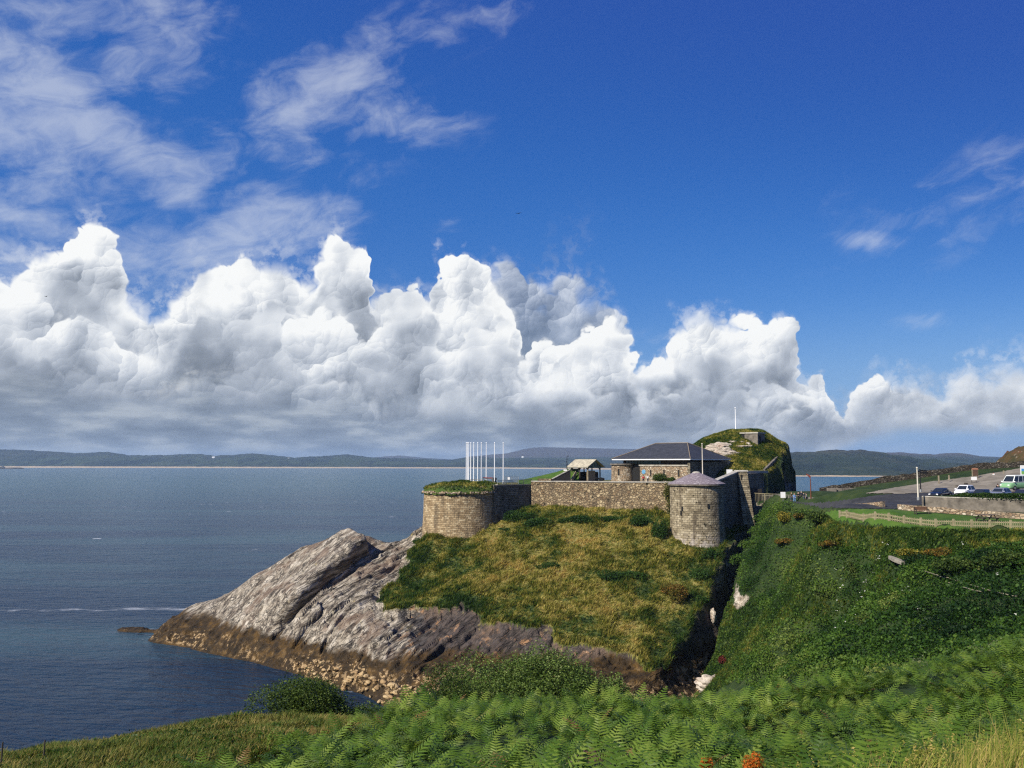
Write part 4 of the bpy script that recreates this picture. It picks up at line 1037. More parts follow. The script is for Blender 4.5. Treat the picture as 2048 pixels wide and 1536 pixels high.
railing('railing', [(-3.0, 174.4, 31.35), (0.6, 177.7, 31.35), (4.3, 180.9, 31.4)], 1.05, 'grey bar railing on top of the shaded flank wall', M_RAIL)
railing('railing', [U(929, 970, 183), U(945, 968, 184), U(985, 966, 184)], .95, 'weathered rail fence round the foot of the flagpoles', M_RAIL, step=.4)
t = railing('safety_fence', [U(1010, 966, 187), U(1037, 966, 188)], 1.35, 'short steel mesh fence with a white notice near the rightmost flagpole', M_STEEL, step=.22, cat='fence')
x, y, z = U(1017, 957, 187); MB().box(x - .3, x + .3, y - .12, y - .06, z - .25, z + .3).build('notice', M_WHITE, t)
x, y, z = U(986, 971, 175.6)
o = MB().box(x - 1.1, x + 1.1, y - .5, y + .5, z - 1.0, z + .25).build('concrete_plinth', M_CONC, bevel=.05); tag(o, 'low pale concrete block beside the railing on the bastion', 'block')
# black cannon behind the wall
t = empty('display_cannon', U(1201, 963, 184.5)); tag(t, 'small black display cannon on the grass between shelter and round room', 'cannon')
MB().tube([(-1.1, -.2, .75), (-.2, 0, .62), (.7, .15, .55), (.85, .17, .54)], [.13, .19, .25, .1], 10).build('barrel', M_BLACKM, t)
for s in (-.42, .42):
    wv = MB()
    wv.tube([(0.1, s - .06, .45), (0.1, s + .06, .45)], .45, 16); wv.build('wheel', M_BLACKM, t)
MB().box(-.3, .9, -.3, .3, .2, .5, inset=.05).build('carriage', M_TIMBDK, t)

# bunker on the knoll
t = empty('lookout_bunker'); tag(t, 'small square concrete lookout post with a dark opening near the summit of the knoll', 'bunker')
x, y, z = hit(1510, 889, 'h', 197)
y += 1.6; zb = z - .3
Mb = Matrix.Translation((x, y, 0)) @ Matrix.Rotation(R(-38), 4, 'Z')
MB().box(-1.7, 1.7, -1.2, 3.5, zb, zb + 3.0, Mb).build('walls', M_OLDCONC, t)
MB().box(-2.9, 1.9, -1.45, 3.7, zb + 3.01, zb + 3.35, Mb).build('roof', M_CONC, t)
MB().box(1.69, 1.74, -.4, .9, zb + .3, zb + 2.5, Mb).build('doorway', M_DARK, t)
MB().box(-2.7, -1.71, -1.15, 2.0, zb + .5, zb + 2.0, Mb).build('side_wall', M_OLDCONC, t)
MB().box(-2.5, -1.9, -1.19, -1.1, zb + 2.02, zb + 2.95, Mb).build('opening', M_DARK, t)

# pale rock outcrops on the knoll
M_PALE = mat('pale_quartzite', lambda n: (lambda p: principled(n, n.mix(n.step(n.noise(p, .5, 3., .6), .55, .65, 0, .6), n.ramp(n.noise(n.vm('MULTIPLY', p, (1, 1, 2.5)), .9, 5., .7), [(.3, (.18, .145, .11)), (.45, (.42, .36, .285)), (.7, (.64, .57, .47))]), (.46, .34, .26)), .85, 0, .2, bump(n, n.noise(p, 1.3, 5., .65), .9, .35)))(pos(n)))
def outcrop(name, c, sx, sy, sz, label, m=M_PALE, seed=0, rz=0.0, rough=.55):
    bm = bmesh.new(); bmesh.ops.create_icosphere(bm, subdivisions=4, radius=1.0)
    co = np.array([v.co[:] for v in bm.verts])
    d = (fbm(co[:, 0] * 1.6 + seed + 5, co[:, 1] * 1.6 + co[:, 2] * .9, seed, 4) - .5) * 2 * rough
    lay = np.abs(((co[:, 2] * 2.3 + co[:, 0] * .7 + seed * .3) % 1) - .5) * .35
    rr_ = 1 + d + lay - .1
    for v, r_ in zip(bm.verts, rr_): v.co = Vector((v.co.x * r_ * sx, v.co.y * r_ * sy, v.co.z * r_ * sz))
    me = bpy.data.meshes.new(name); bm.to_mesh(me); bm.free()
    o = link(name, me, m); o.location = c; o.rotation_euler = (0, 0, rz); tag(o, label, 'rock')
    return o
for k, (px, py, Y, sx, sy, sz, lb) in enumerate([
    (1441, 893, 210.5, 3.2, 1.2, 1.3, 'large pale rock outcrop on the knoll, upper left part'), (1453, 905, 209, 3.4, 1.2, 1.3, 'broad white rock face in the middle of the grassy knoll'),
    (1420, 899, 210.5, 1.9, 1.0, .7, 'pale outcrop at the left foot of the knoll, above the slate roof'), (1489, 890, 213.5, 2.0, .8, .28, 'thin flat pale ledge in the knoll turf under the lookout post'),
    (1466, 881, 215, .9, .6, .3, 'small white rock on the knoll below the mast'), (1498, 886, 214.5, .7, .6, .55, 'small pale rock just left of the lookout post'),
    (1524, 877, 217.5, .8, .6, 1.4, 'upright pale rock touching the right side of the lookout post'), (1396, 890, 217, 1.9, .8, .35, 'low pale ledge on the skyline beside the slate roof ridge'),
    (1447, 927, 202.5, 1.6, .8, 1.0, 'pale slab at the end of the slate roof eaves'), (1484, 882, 214.8, .8, .5, .25, 'tiny pale rock in the turf beneath the lookout roof')]):
    c_ = hit(px, py + 3, 'h', 197) if py < 924 else U(px, py, Y); outcrop('rock_outcrop', (c_[0], c_[1] + .25, c_[2]), sx, sy, sz, lb, seed=k * 13)

# ------------------------------------------------------------------ bridge over the ravine
P0, P1, P2, P3 = Vector((50.9, 180.4, 27.6)), Vector((54.2, 177.0, 27.5)), Vector((56.0, 165.5, 28.2)), Vector((55.8, 157.6, 28.4))
t = empty('footbridge'); tag(t, 'steel footbridge with tall vertical bars crossing the ravine to the fort gate', 'bridge')
off = Vector((2.2, 2.2, 0))
MB().hull([tuple(P0 + Vector((0, 0, -.6))), tuple(P1 + Vector((0, 0, -.6))), tuple(P1 + off + Vector((0, 0, -.6))), tuple(P0 + off + Vector((0, 0, -.6)))], [tuple(P0), tuple(P1), tuple(P1 + off), tuple(P0 + off)]).build('deck', M_OLDCONC, t)
railing('near_railing', [P0 + Vector((0, 0, -.55)), P1 + Vector((0, 0, -.55))], 2.55, None, M_FENCEW, step=.32, parent=t).parent = t
railing('far_railing', [P0 + off, P1 + off], 1.5, None, M_RAIL, step=.3, parent=t).parent = t
t = empty('abutment_wall'); tag(t, 'rough stone abutment wall under the railing at the landward end of the bridge', 'wall')
MB().wall((53.9, 177.2), (55.8, 165.0), .8, 24.5, 28.5).build('masonry', M_RUBBLE, t)
railing('railing', [P1 + Vector((0, 0, .9)), P2 + Vector((0, 0, .2))], 1.15, 'pale bar railing above the stone abutment wall', M_RAIL, step=.3)
t = railing('railing', [P2 + Vector((0, 0, .2)), P3], 1.1, 'solid sided railing running down to the rust red post', M_RAIL, step=.14)
x, y, z = U(1566, 989.5, 171); o = empty('notice_board', (x, y, z)); tag(o, 'white notice board fixed on the railing of the bridge approach', 'sign')
MB().box(-.48, .48, -.04, .04, -.62, .55).build('panel', M_WHITE, o); MB().bar((0, .07, -1.6), (0, .07, .4), .08).build('post', M_STEEL, o)

# ------------------------------------------------------------------ roads, lawn: draped sheets on the mainland
def sheet(name, poly, m, lift, ymin, ymax, st=.3, xs0=30, xs1=125):
    X, Y, f = grid(np.arange(xs0, xs1, st), np.arange(ymin, ymax, st))
    Z = mz(X, Y) + lift; px, py = proj(X, Y, Z - lift)
    w_ = (fbm(X * .6, Y * .6, 6) - .5) * 5
    ins = in_poly(px + w_, py + w_ * .3, poly).ravel()
    f = f[ins[f].all(1)]
    v, f, _ = compact(np.c_[X.ravel(), Y.ravel(), Z.ravel()], f, {})
    return tag(link(name, np_mesh(name, v, f), m, smooth=True), kind='structure')
sheet('lawn', [(1640, 1036), (1672, 1046), (1745, 1055), (1860, 1061), (2080, 1064), (2080, 1042), (1850, 1026), (1780, 1019), (1700, 1018), (1650, 1022)], M_LAWN, .07, 92, 135)
sheet('road', [(1575, 1003), (1640, 1004), (1680, 1000), (1740, 992), (1800, 987), (1860, 985), (2080, 982), (2080, 1012), (1900, 1004), (1832, 1012), (1790, 1019), (1700, 1018), (1640, 1018), (1600, 1010)], M_ASPH, .05, 118, 180)
sheet('gravel_verge', [(1720, 988), (1800, 974), (1860, 964), (1950, 953), (2080, 930), (2080, 984), (1905, 986), (1860, 987), (1800, 989)], M_GRAVEL, .10, 122, 185)

def wall_line(name, pts, h, th, m, label, cat='wall', coping=None, wob=0.0, sink=.6):
    t = empty(name); tag(t, label, cat)
    b = MB(); c_ = MB()
    for (p, q) in zip(pts[:-1], pts[1:]):
        L = math.hypot(q[0] - p[0], q[1] - p[1]); n_ = max(1, int(L / (1.2 if wob else 4)))
        for k in range(n_):
            a_ = (p[0] + (q[0] - p[0]) * k / n_, p[1] + (q[1] - p[1]) * k / n_, p[2] + (q[2] - p[2]) * k / n_)
            e_ = (p[0] + (q[0] - p[0]) * (k + 1) / n_, p[1] + (q[1] - p[1]) * (k + 1) / n_, p[2] + (q[2] - p[2]) * (k + 1) / n_)
            w0 = wob * (vnoise(np.array(a_[0] * .9), np.array(a_[1] * .9), 3) - .5); w1 = wob * (vnoise(np.array(e_[0] * .9), np.array(e_[1] * .9), 3) - .5)
            b.wall(a_[:2], e_[:2], th, (a_[2] - sink, e_[2] - sink), (a_[2] + h + float(w0), e_[2] + h + float(w1)))
            if coping: c_.wall((a_[0], a_[1] - .06), (e_[0], e_[1] - .06), th + .14, (a_[2] + h + .005, e_[2] + h + .005), (a_[2] + h + .14, e_[2] + h + .14))
    b.build('masonry', m, t)
    if coping: c_.build('coping', coping, t)
    return t
def onm(px, Y, dz=0.0): x = (px - 1024) / F * Y * 1.003; return (x, Y, float(mz(x, Y)) + dz)
wall_line('retaining_wall', [(58.0, 121.6, 31.15), (69.8, 112.4, 31.0)], 0.0, .5, M_OLDCONC, 'long grey stained concrete wall in front of the parked cars', coping=M_CONC, sink=2.4)
wall_line('kerb_wall', [onm(1688, 127), onm(1756, 120.5)], .85, .5, M_WARM, 'low stone kerb wall along the road at the left of the lawn', wob=.15)
wall_line('kerb_wall', [onm(1786, 118.5), onm(1835, 115), onm(1930, 111.5), onm(2080, 106.5)], .72, .6, M_WARM, 'low crumbling stone wall behind the bench and picnic table', wob=.25)
wall_line('dry_stone_wall', [onm(1634, 184), onm(1700, 183), onm(1775, 181), onm(1850, 178.5), onm(1950, 176), onm(2100, 170)], 1.25, .7, M_DRY, 'long dark dry stone wall along the top of the gravel verge', wob=.5)  # wall in shade: the darkness is put into its stone colour
t = empty('concrete_barrier'); tag(t, 'row of tall weathered concrete blocks at the seaward side of the road', 'barrier')
for k, (pa, pb, Y, top) in enumerate(((1654, 1672, 178, 976), (1672.5, 1684, 178.5, 976.5), (1686.5, 1702, 172, 976), (1703, 1718, 180, 977))):
    a_, b_ = U(pa, top, Y), U(pb, top, Y)
    MB().box(a_[0], b_[0], Y - .3, Y + .3, a_[2] - 2.6, a_[2]).build('block', M_OLDCONC, t, bevel=.05)

# ------------------------------------------------------------------ picket fence
ppts = np.array([(1671, 111.8), (1745, 104), (1860, 100), (2060, 96)])
def fpt(px): Y = float(np.interp(px, ppts[:, 0], ppts[:, 1])); return Vector(onm(px, Y))
t = empty('picket_fence'); tag(t, 'pale timber picket fence along the near edge of the lawn', 'fence')
posts = [1671, 1685, 1718, 1741, 1768, 1798, 1831, 1860, 1895, 1931, 1967, 2008, 2048, 2090]
pk = MB(); rl = MB()
for a_, b_ in zip(posts[:-1], posts[1:]):
    A, Bq = fpt(a_), fpt(b_); MB().bar(A - Vector((0, 0, .4)), A + Vector((0, 0, .98)), .19).build('post', M_FENCEW, t)
    for z in (.28, .68): rl.bar(A + Vector((0, 0, z)), Bq + Vector((0, 0, z)), .05, .11)
    n_ = int((Bq - A).length / .20)
    for k in range(1, n_ + 1):
        q = A.lerp(Bq, k / (n_ + 1)) - Vector((0, .06, 0)); pk.bar(q + Vector((0, 0, .06)), q + Vector((0, 0, .84 + random.uniform(-.03, .03))), .085, .02)
pk.build('pickets', M_FENCEW, t); rl.build('rails', M_FENCEW, t)

# bench and picnic table on the lawn
x, y = (1835 - 1024) / F * 112.0 * 1.003, 112.0; z = float(mz(x, y)) + .07
t = empty('park_bench', (x, y, z), R(4)); tag(t, 'brown wooden park bench on the lawn under the stone wall', 'bench')
MB().box(-.95, .95, -.05, .40, .42, .47).build('seat', plain('bench_wood', (0.16, .085, .05), .8), t)
MB().box(-.95, .95, .42, .47, .52, .98).build('backrest', plain('bench_wood_back', (0.15, .08, .048), .8), t)
for s in (-.85, .85):
    for yy_ in (0.0, .42): MB().bar((s, yy_, -.05), (s, yy_, .98 if yy_ else .62), .09).build('leg', M_TIMBDK, t)
    MB().box(s - .05, s + .05, -.05, .45, .62, .68).build('armrest', M_TIMBDK, t)
x, y = (1961 - 1024) / F * 105.5 * 1.003, 105.5; z = float(mz(x, y)) + .07
t = empty('picnic_table', (x, y, z), R(8)); t.scale = (1.15, 1.1, 1.1); tag(t, 'dark wooden picnic table with fixed seats on the lawn', 'picnic table')
MB().box(-1.05, 1.05, -.38, .38, .72, .78).build('tabletop', plain('table_wood', (0.13, .10, .075), .85), t)
for s in (-1, 1): MB().box(-1.05, 1.05, s * .75 - .14, s * .75 + .14, .42, .47).build('seat', M_TIMBDK, t)
for s in (-.75, .75):
    MB().bar((s, -.82, -.02), (s, -.22, .72), .09).build('leg', M_TIMBDK, t); MB().bar((s, .82, -.02), (s, .22, .72), .09).build('leg', M_TIMBDK, t)
    MB().bar((s + .05, -.85, .37), (s + .05, .85, .37), .06, .1).build('crossbar', M_TIMBDK, t)

# ------------------------------------------------------------------ far shores
def fn_far(n):
    p = pos(n); x, y, z = n.xyz(p)
    a = n.noise(p, 0.0035, 4.0, 0.6); b = n.noise(p, 0.016, 4.0, 0.65)
    fld = n.voro(n.vm('MULTIPLY', p, (1, .35, 0)), 0.010, 'F1', 1)
    fr = n.xyz(fld)[0]
    c = n.ramp(n.m('ADD', n.m('MULTIPLY', a, .5), n.m('MULTIPLY', b, .5)), [(.38, (0.004, .009, .008)), (.50, (0.012, .023, .013)), (.62, (0.038, .043, .022))])
    green = n.m('MULTIPLY', n.step(fr, 0.50, 0.60), n.step(z, 120.0, 60.0))
    c = n.mix(n.m('MULTIPLY', green, n.attr('fields')), c, (0.046, .068, .028))
    c = n.mix(n.m('MULTIPLY', n.step(z, 50.0, 110.0), n.attr('moor')), c, (0.060, .042, .035))
    beach = n.m('MULTIPLY', n.step(n.m('ADD', z, n.m('MULTIPLY', n.m('SUBTRACT', b, .5), 6.0)), n.m('MULTIPLY', n.attr('beach'), 13.0), n.m('MULTIPLY', n.attr('beach'), 9.5)), n.step(n.attr('beach'), 0.0, 0.2))
    c = n.mix(beach, c, (0.46, .36, .23))
    return principled(n, c, .95, 0, .1, bump(n, b, 1.0, 14.0))
M_FAR = mat('far_land', fn_far)

def far_land(name, shore, ridge, seed, beach, fields, moor, back=400, rows=26, step=1.5, tree=5.0, power=0.9):
    sh = np.array(shore, float); rg = np.array(ridge, float)
    px = np.arange(rg[0, 0], rg[-1, 0] + .1, step)
    sy = np.interp(px, sh[:, 0], sh[:, 1]); ry = np.interp(px, rg[:, 0], rg[:, 1]); rY = np.interp(px, rg[:, 0], rg[:, 2])
    # shore on the water level
    Ys = np.array([W(a, b)[1] for a, b in zip(px, sy)])
    zr = np.array([U(a, b, c)[2] for a, b, c in zip(px, ry, rY)])
    T = np.linspace(0, 1, rows)[:, None]
    Y = Ys[None] + (rY - Ys)[None] * T; X = (px[None] - CX) / F * Y / CP * (1.0)
    X = np.array([[U(a, 900, 1.0)[0] for a in px]]) * Y
    nz = (fbm(X * .0022 + seed, Y * .0016, seed, 4) - .5)
    Z = -2 + (zr[None] + 2) * (T ** power) + nz * np.sin(np.pi * T) * zr[None] * .55
    Z = Z + (fbm(X * .03, Y * .03, seed + 3, 3) - .35) * tree * sstep(T, .12, .4) * 3.2 * (0.25 + 0.75 * fbm(X * .004, Y * .004, seed + 8, 3))
    lowb = np.clip(T / .10, 0, 1) * 13.5 - 1.5
    Z = np.where(T < .10, lowb + nz * 1.5, np.maximum(Z, 12.0))
    X = np.r_[X, X[-1:] * (1 + back / Y[-1:])]; Y = np.r_[Y, Y[-1:] + back]; Z = np.r_[Z, -3 + 0 * Z[-1:]]
    i = np.arange(X.size).reshape(X.shape)
    f = np.stack([i[:-1, :-1], i[:-1, 1:], i[1:, 1:], i[1:, :-1]], -1).reshape(-1, 4)
    one = np.ones(X.size)
    bc = np.interp(np.repeat(px[None], len(X), 0).ravel(), [b[0] for b in beach], [b[1] for b in beach])
    me = np_mesh(name, np.c_[X.ravel(), Y.ravel(), Z.ravel()], f, attrs=dict(beach=bc, fields=one * fields, moor=one * moor))
    return tag(link(name, me, M_FAR, smooth=True), kind='structure')
far_land('far_hills', [(-150, 935.5), (300, 936.0), (700, 936.5), (1000, 937), (1300, 940)],
         [(-150, 901, 7000), (0, 898.5, 6900), (40, 900, 6900), (100, 903, 6900), (150, 906.5, 6900), (215, 904, 6900), (262, 911, 6900), (330, 910.5, 6800), (400, 908, 6800), (430, 912, 6800), (470, 909.5, 6800), (500, 907.5, 6800), (530, 909, 6800), (565, 913, 6800),
          (590, 916, 6800), (620, 913, 6800), (660, 911.5, 6800), (690, 908.5, 6800), (715, 912, 6800), (760, 916, 6800), (850, 918.5, 6800), (900, 920, 6800), (930, 916, 6800), (960, 914, 6800), (1000, 916, 6800), (1300, 915, 6800)], 11, [(0, 1), (350, .8), (700, .65), (1000, .55), (1300, .5)], .55, .15)
far_land('far_hills', [(640, 932), (1000, 933), (1400, 934)], [(640, 920, 11000), (735, 916, 11000), (775, 912.5, 11000), (800, 911, 11000), (850, 916, 11000), (905, 919, 11000), (940, 913, 10000), (985, 909, 9500), (1010, 907.5, 9300), (1030, 903, 9200), (1052, 897.5, 9200), (1078, 894.5, 9200), (1110, 895, 9200), (1150, 895.5, 9200),
          (1200, 897, 9200), (1250, 898, 9200), (1300, 898, 9200), (1400, 900, 9200)], 23, [(0, 0)], .3, .8, tree=3.0, power=1.5)
far_land('far_hills', [(1640, 946), (2250, 944)], [(1640, 910, 6000), (1700, 907, 6000), (1770, 905.5, 6000), (1800, 904.5, 6000), (1840, 908, 6000), (1870, 909, 6000), (1900, 906, 6000), (1925, 906.5, 6000), (1960, 912.5, 6000), (2000, 914, 6000), (2030, 913, 6000), (2250, 911, 6000)],
         41, [(0, 0)], .3, 1.0, tree=3.0)
far_land('wooded_headland', [(1480, 952.5), (1600, 953), (1700, 953.5), (1790, 953), (1850, 951), (2000, 949), (2100, 948)],
         [(1480, 912, 3100), (1530, 908, 3100), (1575, 907, 3100), (1610, 906, 3100), (1640, 903, 3100), (1690, 900.5, 3100), (1735, 902, 3100), (1765, 907, 3100), (1800, 913, 3050), (1835, 917, 3000), (1880, 922, 2950), (1930, 930, 2900), (1980, 938, 2850), (2040, 944, 2800), (2100, 946, 2780)],
         37, [(1400, .24), (1700, .24), (1850, .1)], .2, .7, tree=6.0)

def far_house(px, py, Y, L, h, label, rz=0.0, wallc=None, roofc=None):
    x, y, z = U(px, py, Y)
    t = empty('far_house', (x, y, z), rz); tag(t, label, 'house', 'houses on the far shores')
    d = L * .45
    MB().box(-L / 2, L / 2, -d / 2, d / 2, -6, h).build('walls', wallc or M_WHITE, t)
    MB().hull([(-L / 2 - .3, -d / 2 - .4, h + .01), (L / 2 + .3, -d / 2 - .4, h + .01), (L / 2 + .3, d / 2 + .4, h + .01), (-L / 2 - .3, d / 2 + .4, h + .01)], [(-L / 2 - .3, -.2, h + d * .4), (L / 2 + .3, -.2, h + d * .4), (L / 2 + .3, .2, h + d * .4), (-L / 2 - .3, .2, h + d * .4)]).build('roof', roofc or M_SLATE, t)
for a in [(73, 921.5, 6550, 26, 9, 'small white house on the far shore at the left, above the sandy beach'), (427, 915, 6550, 20, 8, 'white house high on the far low hill, left of the wooded hump'),
          (521, 925, 6300, 22, 9, 'white house just above the far beach under the wooded hump'), (547, 922, 6400, 16, 8, 'left one of two close white houses right of the wooded hump'),
          (556, 922.4, 6400, 16, 8, 'right one of two close white houses right of the wooded hump'), (577, 917.5, 6550, 14, 7, 'lone tiny white house near the crest right of the wooded hump'),
          (1045, 914, 6700, 14, 7, 'highest white house on the far hillside right of the flagpoles'), (1042, 921, 6500, 20, 8, 'leftmost white house of the village row right of the flagpoles'),
          (1053, 922, 6500, 18, 8, 'middle white house of the village row right of the flagpoles'), (1064, 922.5, 6500, 20, 8, 'rightmost white house of the village row right of the flagpoles'),
          (1080, 934.5, 6000, 60, 8, 'long white building by the water left of the timber shelter'), (1203, 932.5, 6200, 36, 9, 'long white terrace between the timber shelter and the round stone room'),
          (1208, 940, 5700, 26, 8, 'white house near the water between shelter and round stone room'), (1664, 925, 3000, 16, 6, 'white house high on the wooded headland beyond the rust red post'),
          (1754, 939.5, 2600, 18, 6, 'white house low on the wooded headland near its rocky shore'), (2006, 934, 3000, 20, 6, 'white house at the right end of the wooded headland')]:
    far_house(*a)
x, y, z = W(22, 938)
outcrop('rocky_islet', (x, y, 0), 62, 16, 9, 'dark rocky islet on the water at the far left', M_DRY, 5, rough=.9)
x, y, z = W(4, 937)
outcrop('rocky_islet', (x, y, 0), 22, 16, 13, 'smaller taller dark rock at the far left edge, beside the longer islet', M_DRY, 9, rough=.9)

# brown hill at the right edge
hx, hy, hh = grid(np.arange(100, 260, 1.0), np.arange(215, 330, 1.0))
cx, cy, cz = U(2285, 800, 280)
rr = np.hypot((hx - cx) / 1.0, (hy - cy) / 1.3)
hzv = 30 + 25 * np.clip(1 - (rr / 48) ** 1.2, -.2, 1) + (fbm(hx * .08, hy * .08, 3, 5) - .5) * 8 + (fbm(hx * .4, hy * .4, 5, 3) - .5) * 2.5
hzv = hzv - 12 * sstep(rr, 44, 70)
M_HILL = mat('heather_hill', lambda n: (lambda p: principled(n, n.mix(n.step(n.noise(p, .25, 4., .6), .6, .68), n.ramp(n.noise(p, .18, 5., .65), [(.3, (.028, .036, .014)), (.5, (.08, .055, .025)), (.65, (.12, .045, .022)), (.8, (.16, .12, .06))]), (.36, .30, .22)), .95, 0, .1, bump(n, n.noise(p, .6, 4., .6), 1., .5)))(pos(n)))
tag(link('heather_hill', np_mesh('heather_hill', np.c_[hx.ravel(), hy.ravel(), hzv.ravel()], hh), M_HILL, smooth=True), kind='structure')

# ------------------------------------------------------------------ vegetation builders
def scatter_quads(c, size, up=0.35, asp=0.55):
    """leaf quads (diamonds) with random orientation at centres c"""
    n = len(c); d = RNG.normal(size=(n, 3)); d[:, 2] = d[:, 2] * (1 - up) + up * .6; d /= np.linalg.norm(d, axis=1)[:, None]
    e = np.cross(d, RNG.normal(size=(n, 3))); e /= np.linalg.norm(e, axis=1)[:, None] + 1e-9
    s = (size * RNG.uniform(.6, 1.35, n))[:, None]
    fold = np.cross(d, e) * s * .12
    v = np.stack([c - d * s * .5, c + e * s * asp * .5 + fold, c + d * s * .5, c - e * s * asp * .5 + fold], 1)
    return v.reshape(-1, 3), np.arange(4 * n).reshape(n, 4)

def blades(c, h, w_, nb, lean=(.25, .05), spread=.35, attrs=None):
    """tufts of grass: nb tapering three-sided blades per centre"""
    n = len(c); c = np.repeat(c, nb, 0); N_ = len(c)
    hh_ = np.repeat(np.broadcast_to(h, (n,)), nb) * RNG.uniform(.55, 1.25, N_)
    a = RNG.uniform(0, 2 * np.pi, N_); r = np.abs(RNG.normal(0, spread, N_))
    dirx, diry = np.cos(a), np.sin(a)
    base = c + np.c_[dirx * r * .35 * hh_, diry * r * .35 * hh_, 0 * a]
    bend = np.c_[dirx * r + lean[0], diry * r + lean[1], np.ones(N_)]
    bend /= np.linalg.norm(bend, axis=1)[:, None]
    mid = base + bend * hh_[:, None] * .6
    tip = mid + (bend + np.c_[dirx * .35 + lean[0], diry * .35 + lean[1], -.25 + 0 * a]) * hh_[:, None] * .42
    p = np.c_[-diry, dirx, 0 * a] * (w_ * RNG.uniform(.6, 1.3, N_))[:, None] * .5
    v = np.stack([base - p, base + p, mid + p * .7, mid - p * .7, tip], 1).reshape(-1, 3)
    o = np.arange(N_)[:, None] * 5
    f = np.concatenate([o + np.array([[0, 1, 2]]), o + np.array([[0, 2, 3]]), o + np.array([[3, 2, 4]])], 0)
    at = {k: np.repeat(x, nb * 5) for k, x in (attrs or {}).items()}
    return v, f, at

def visible_px(x, y, z, m=40):
    px, py = proj(x, y, z); return (px > -m) & (px < 2048 + m) & (py < 1536 + 2 * m)

# ---- rough grass over the headland
def fn_tuft(n):
    p = pos(n); c = grass_color(n, p); r = island(n)
    k = n.step(r, 0, 1, .66, 1.28, 'LINEAR')
    return leaf_bsdf(n, n.mix(1.0, c, n.vec(k, k, k), 'MULTIPLY'), .6, .25, .15)
M_TUFT = mat('rough_grass', fn_tuft)
n0 = 150000
x = RNG.uniform(-40, 60, n0); y = RNG.uniform(126, 184, n0)
z = hz(x, y)
k = (hrock(x, y) < .4) & (z > 2.5) & (x < xw(y) + .2) & ~in_poly(x, y, FORT) & (np.hypot(x - TX, y - TY) > 5.3) & (np.hypot(x - BX, y - BY) > 7.9)
x, y, z = x[k], y[k], z[k]
px, py = proj(x, y, z)
st_ = sampler(HX, HY, straw)(x, y); lu_ = sampler(HX, HY, lush)(x, y)
edge_ = (hrock(x + .3, y - 1.1) > .5) | (hrock(x - 1.0, y - .4) > .5)
h = np.where(edge_, .95, .30 + .75 * sstep(fbm(x * .45, y * .45, 2, 3), .35, .75))
v, f, at = blades(np.c_[x, y, z - .05], h, .10, 4, (.28, .02), .5, dict(straw=st_, lush=lu_))
tag(link('rough_grass', np_mesh('rough_grass', v, f, attrs=at), M_TUFT), 'rough straw and green grass over the headland slope', 'grass', kind='stuff')
# knoll and bastion turf
x = RNG.uniform(38, 76, 60000); y = RNG.uniform(197, 236, 60000); z = hz(x, y)
k = in_poly(x, y, FORT) & (z > FLOOR + .3) & (x < xw(y) + .3)
x, y, z = x[k], y[k], z[k]; on = np.ones(len(x))
v1 = np.c_[x, y, z - .05]
a = RNG.uniform(0, 2 * np.pi, 5000); r = 8.0 * np.sqrt(RNG.uniform(0, 1, 5000))
ctr = TURF_V[RNG.integers(0, len(TURF_V), 5000)] + RNG.normal(0, .15, (5000, 3)) * [1, 1, .2]
v1 = np.r_[v1, ctr]
strw = .25 * np.ones(len(v1)); v, f, at = blades(v1, .42, .12, 3, (.25, 0), .5, dict(straw=.45 * fbm(v1[:, 0] * .2, v1[:, 1] * .2, 4), lush=np.where(v1[:, 1] > 195, .30, .5)))
tag(link('turf_grass', np_mesh('turf_grass', v, f, attrs=at), M_TUFT), 'green turf grass on the knoll and the bastion top', 'grass', kind='stuff')

# ---- bramble and scrub over the right hand bank
M_BRAM = mat('bramble_leaf', lambda n: leaf_bsdf(n, n.mix(n.step(n.noise(pos(n), .13, 3., .6), .66, .74, 0, .6),
    n.ramp(n.attr('tone'), [(.05, (.008, .024, .006)), (.28, (.022, .056, .009)), (.48, (.052, .110, .014)), (.70, (.095, .160, .022)), (.95, (.18, .21, .05))]),
    n.ramp(n.attr('tone'), [(.1, (.02, .035, .010)), (.45, (.09, .10, .022)), (.9, (.22, .16, .035))])), .5, .26, .3))
n0 = 620000
x = RNG.uniform(15, 92, n0); y = RNG.uniform(52, 178, n0)
z = mz(x, y); px, py = proj(x, y, z)
k = (mrock(x, y) < .4) & (z > 2.0) & (x > xe(y) - .6) & visible_px(x, y, z) & (px > 1370)
k &= (py > np.interp(px, [1500, 1530, 1640, 1672, 1745, 1860, 2048, 2100], [1005, 1008, 1030, 1046, 1056, 1061, 1063, 1064]))
k &= RNG.uniform(0, 1, n0) < np.clip((y / 110) ** -1.2, .5, 1)
x, y, z = x[k], y[k], z[k]
px, py = proj(x, y, z)
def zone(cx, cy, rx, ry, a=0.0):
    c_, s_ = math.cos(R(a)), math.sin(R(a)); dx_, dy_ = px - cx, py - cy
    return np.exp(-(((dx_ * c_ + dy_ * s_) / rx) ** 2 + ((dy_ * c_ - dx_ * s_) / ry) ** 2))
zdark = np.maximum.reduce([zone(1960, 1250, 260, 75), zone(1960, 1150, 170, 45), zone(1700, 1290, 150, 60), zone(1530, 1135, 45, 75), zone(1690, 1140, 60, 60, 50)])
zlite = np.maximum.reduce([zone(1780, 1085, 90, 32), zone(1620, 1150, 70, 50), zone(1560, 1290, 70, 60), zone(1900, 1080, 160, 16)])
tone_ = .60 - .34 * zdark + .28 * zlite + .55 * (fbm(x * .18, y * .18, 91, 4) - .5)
grassy = np.clip(sstep(fbm(x * .06, y * .06, 33, 3), .50, .58) * .8 + 1.1 * zone(1790, 1078, 110, 26) + .9 * zone(1950, 1075, 150, 14) - zdark, 0, 1)
path = np.zeros(len(x))
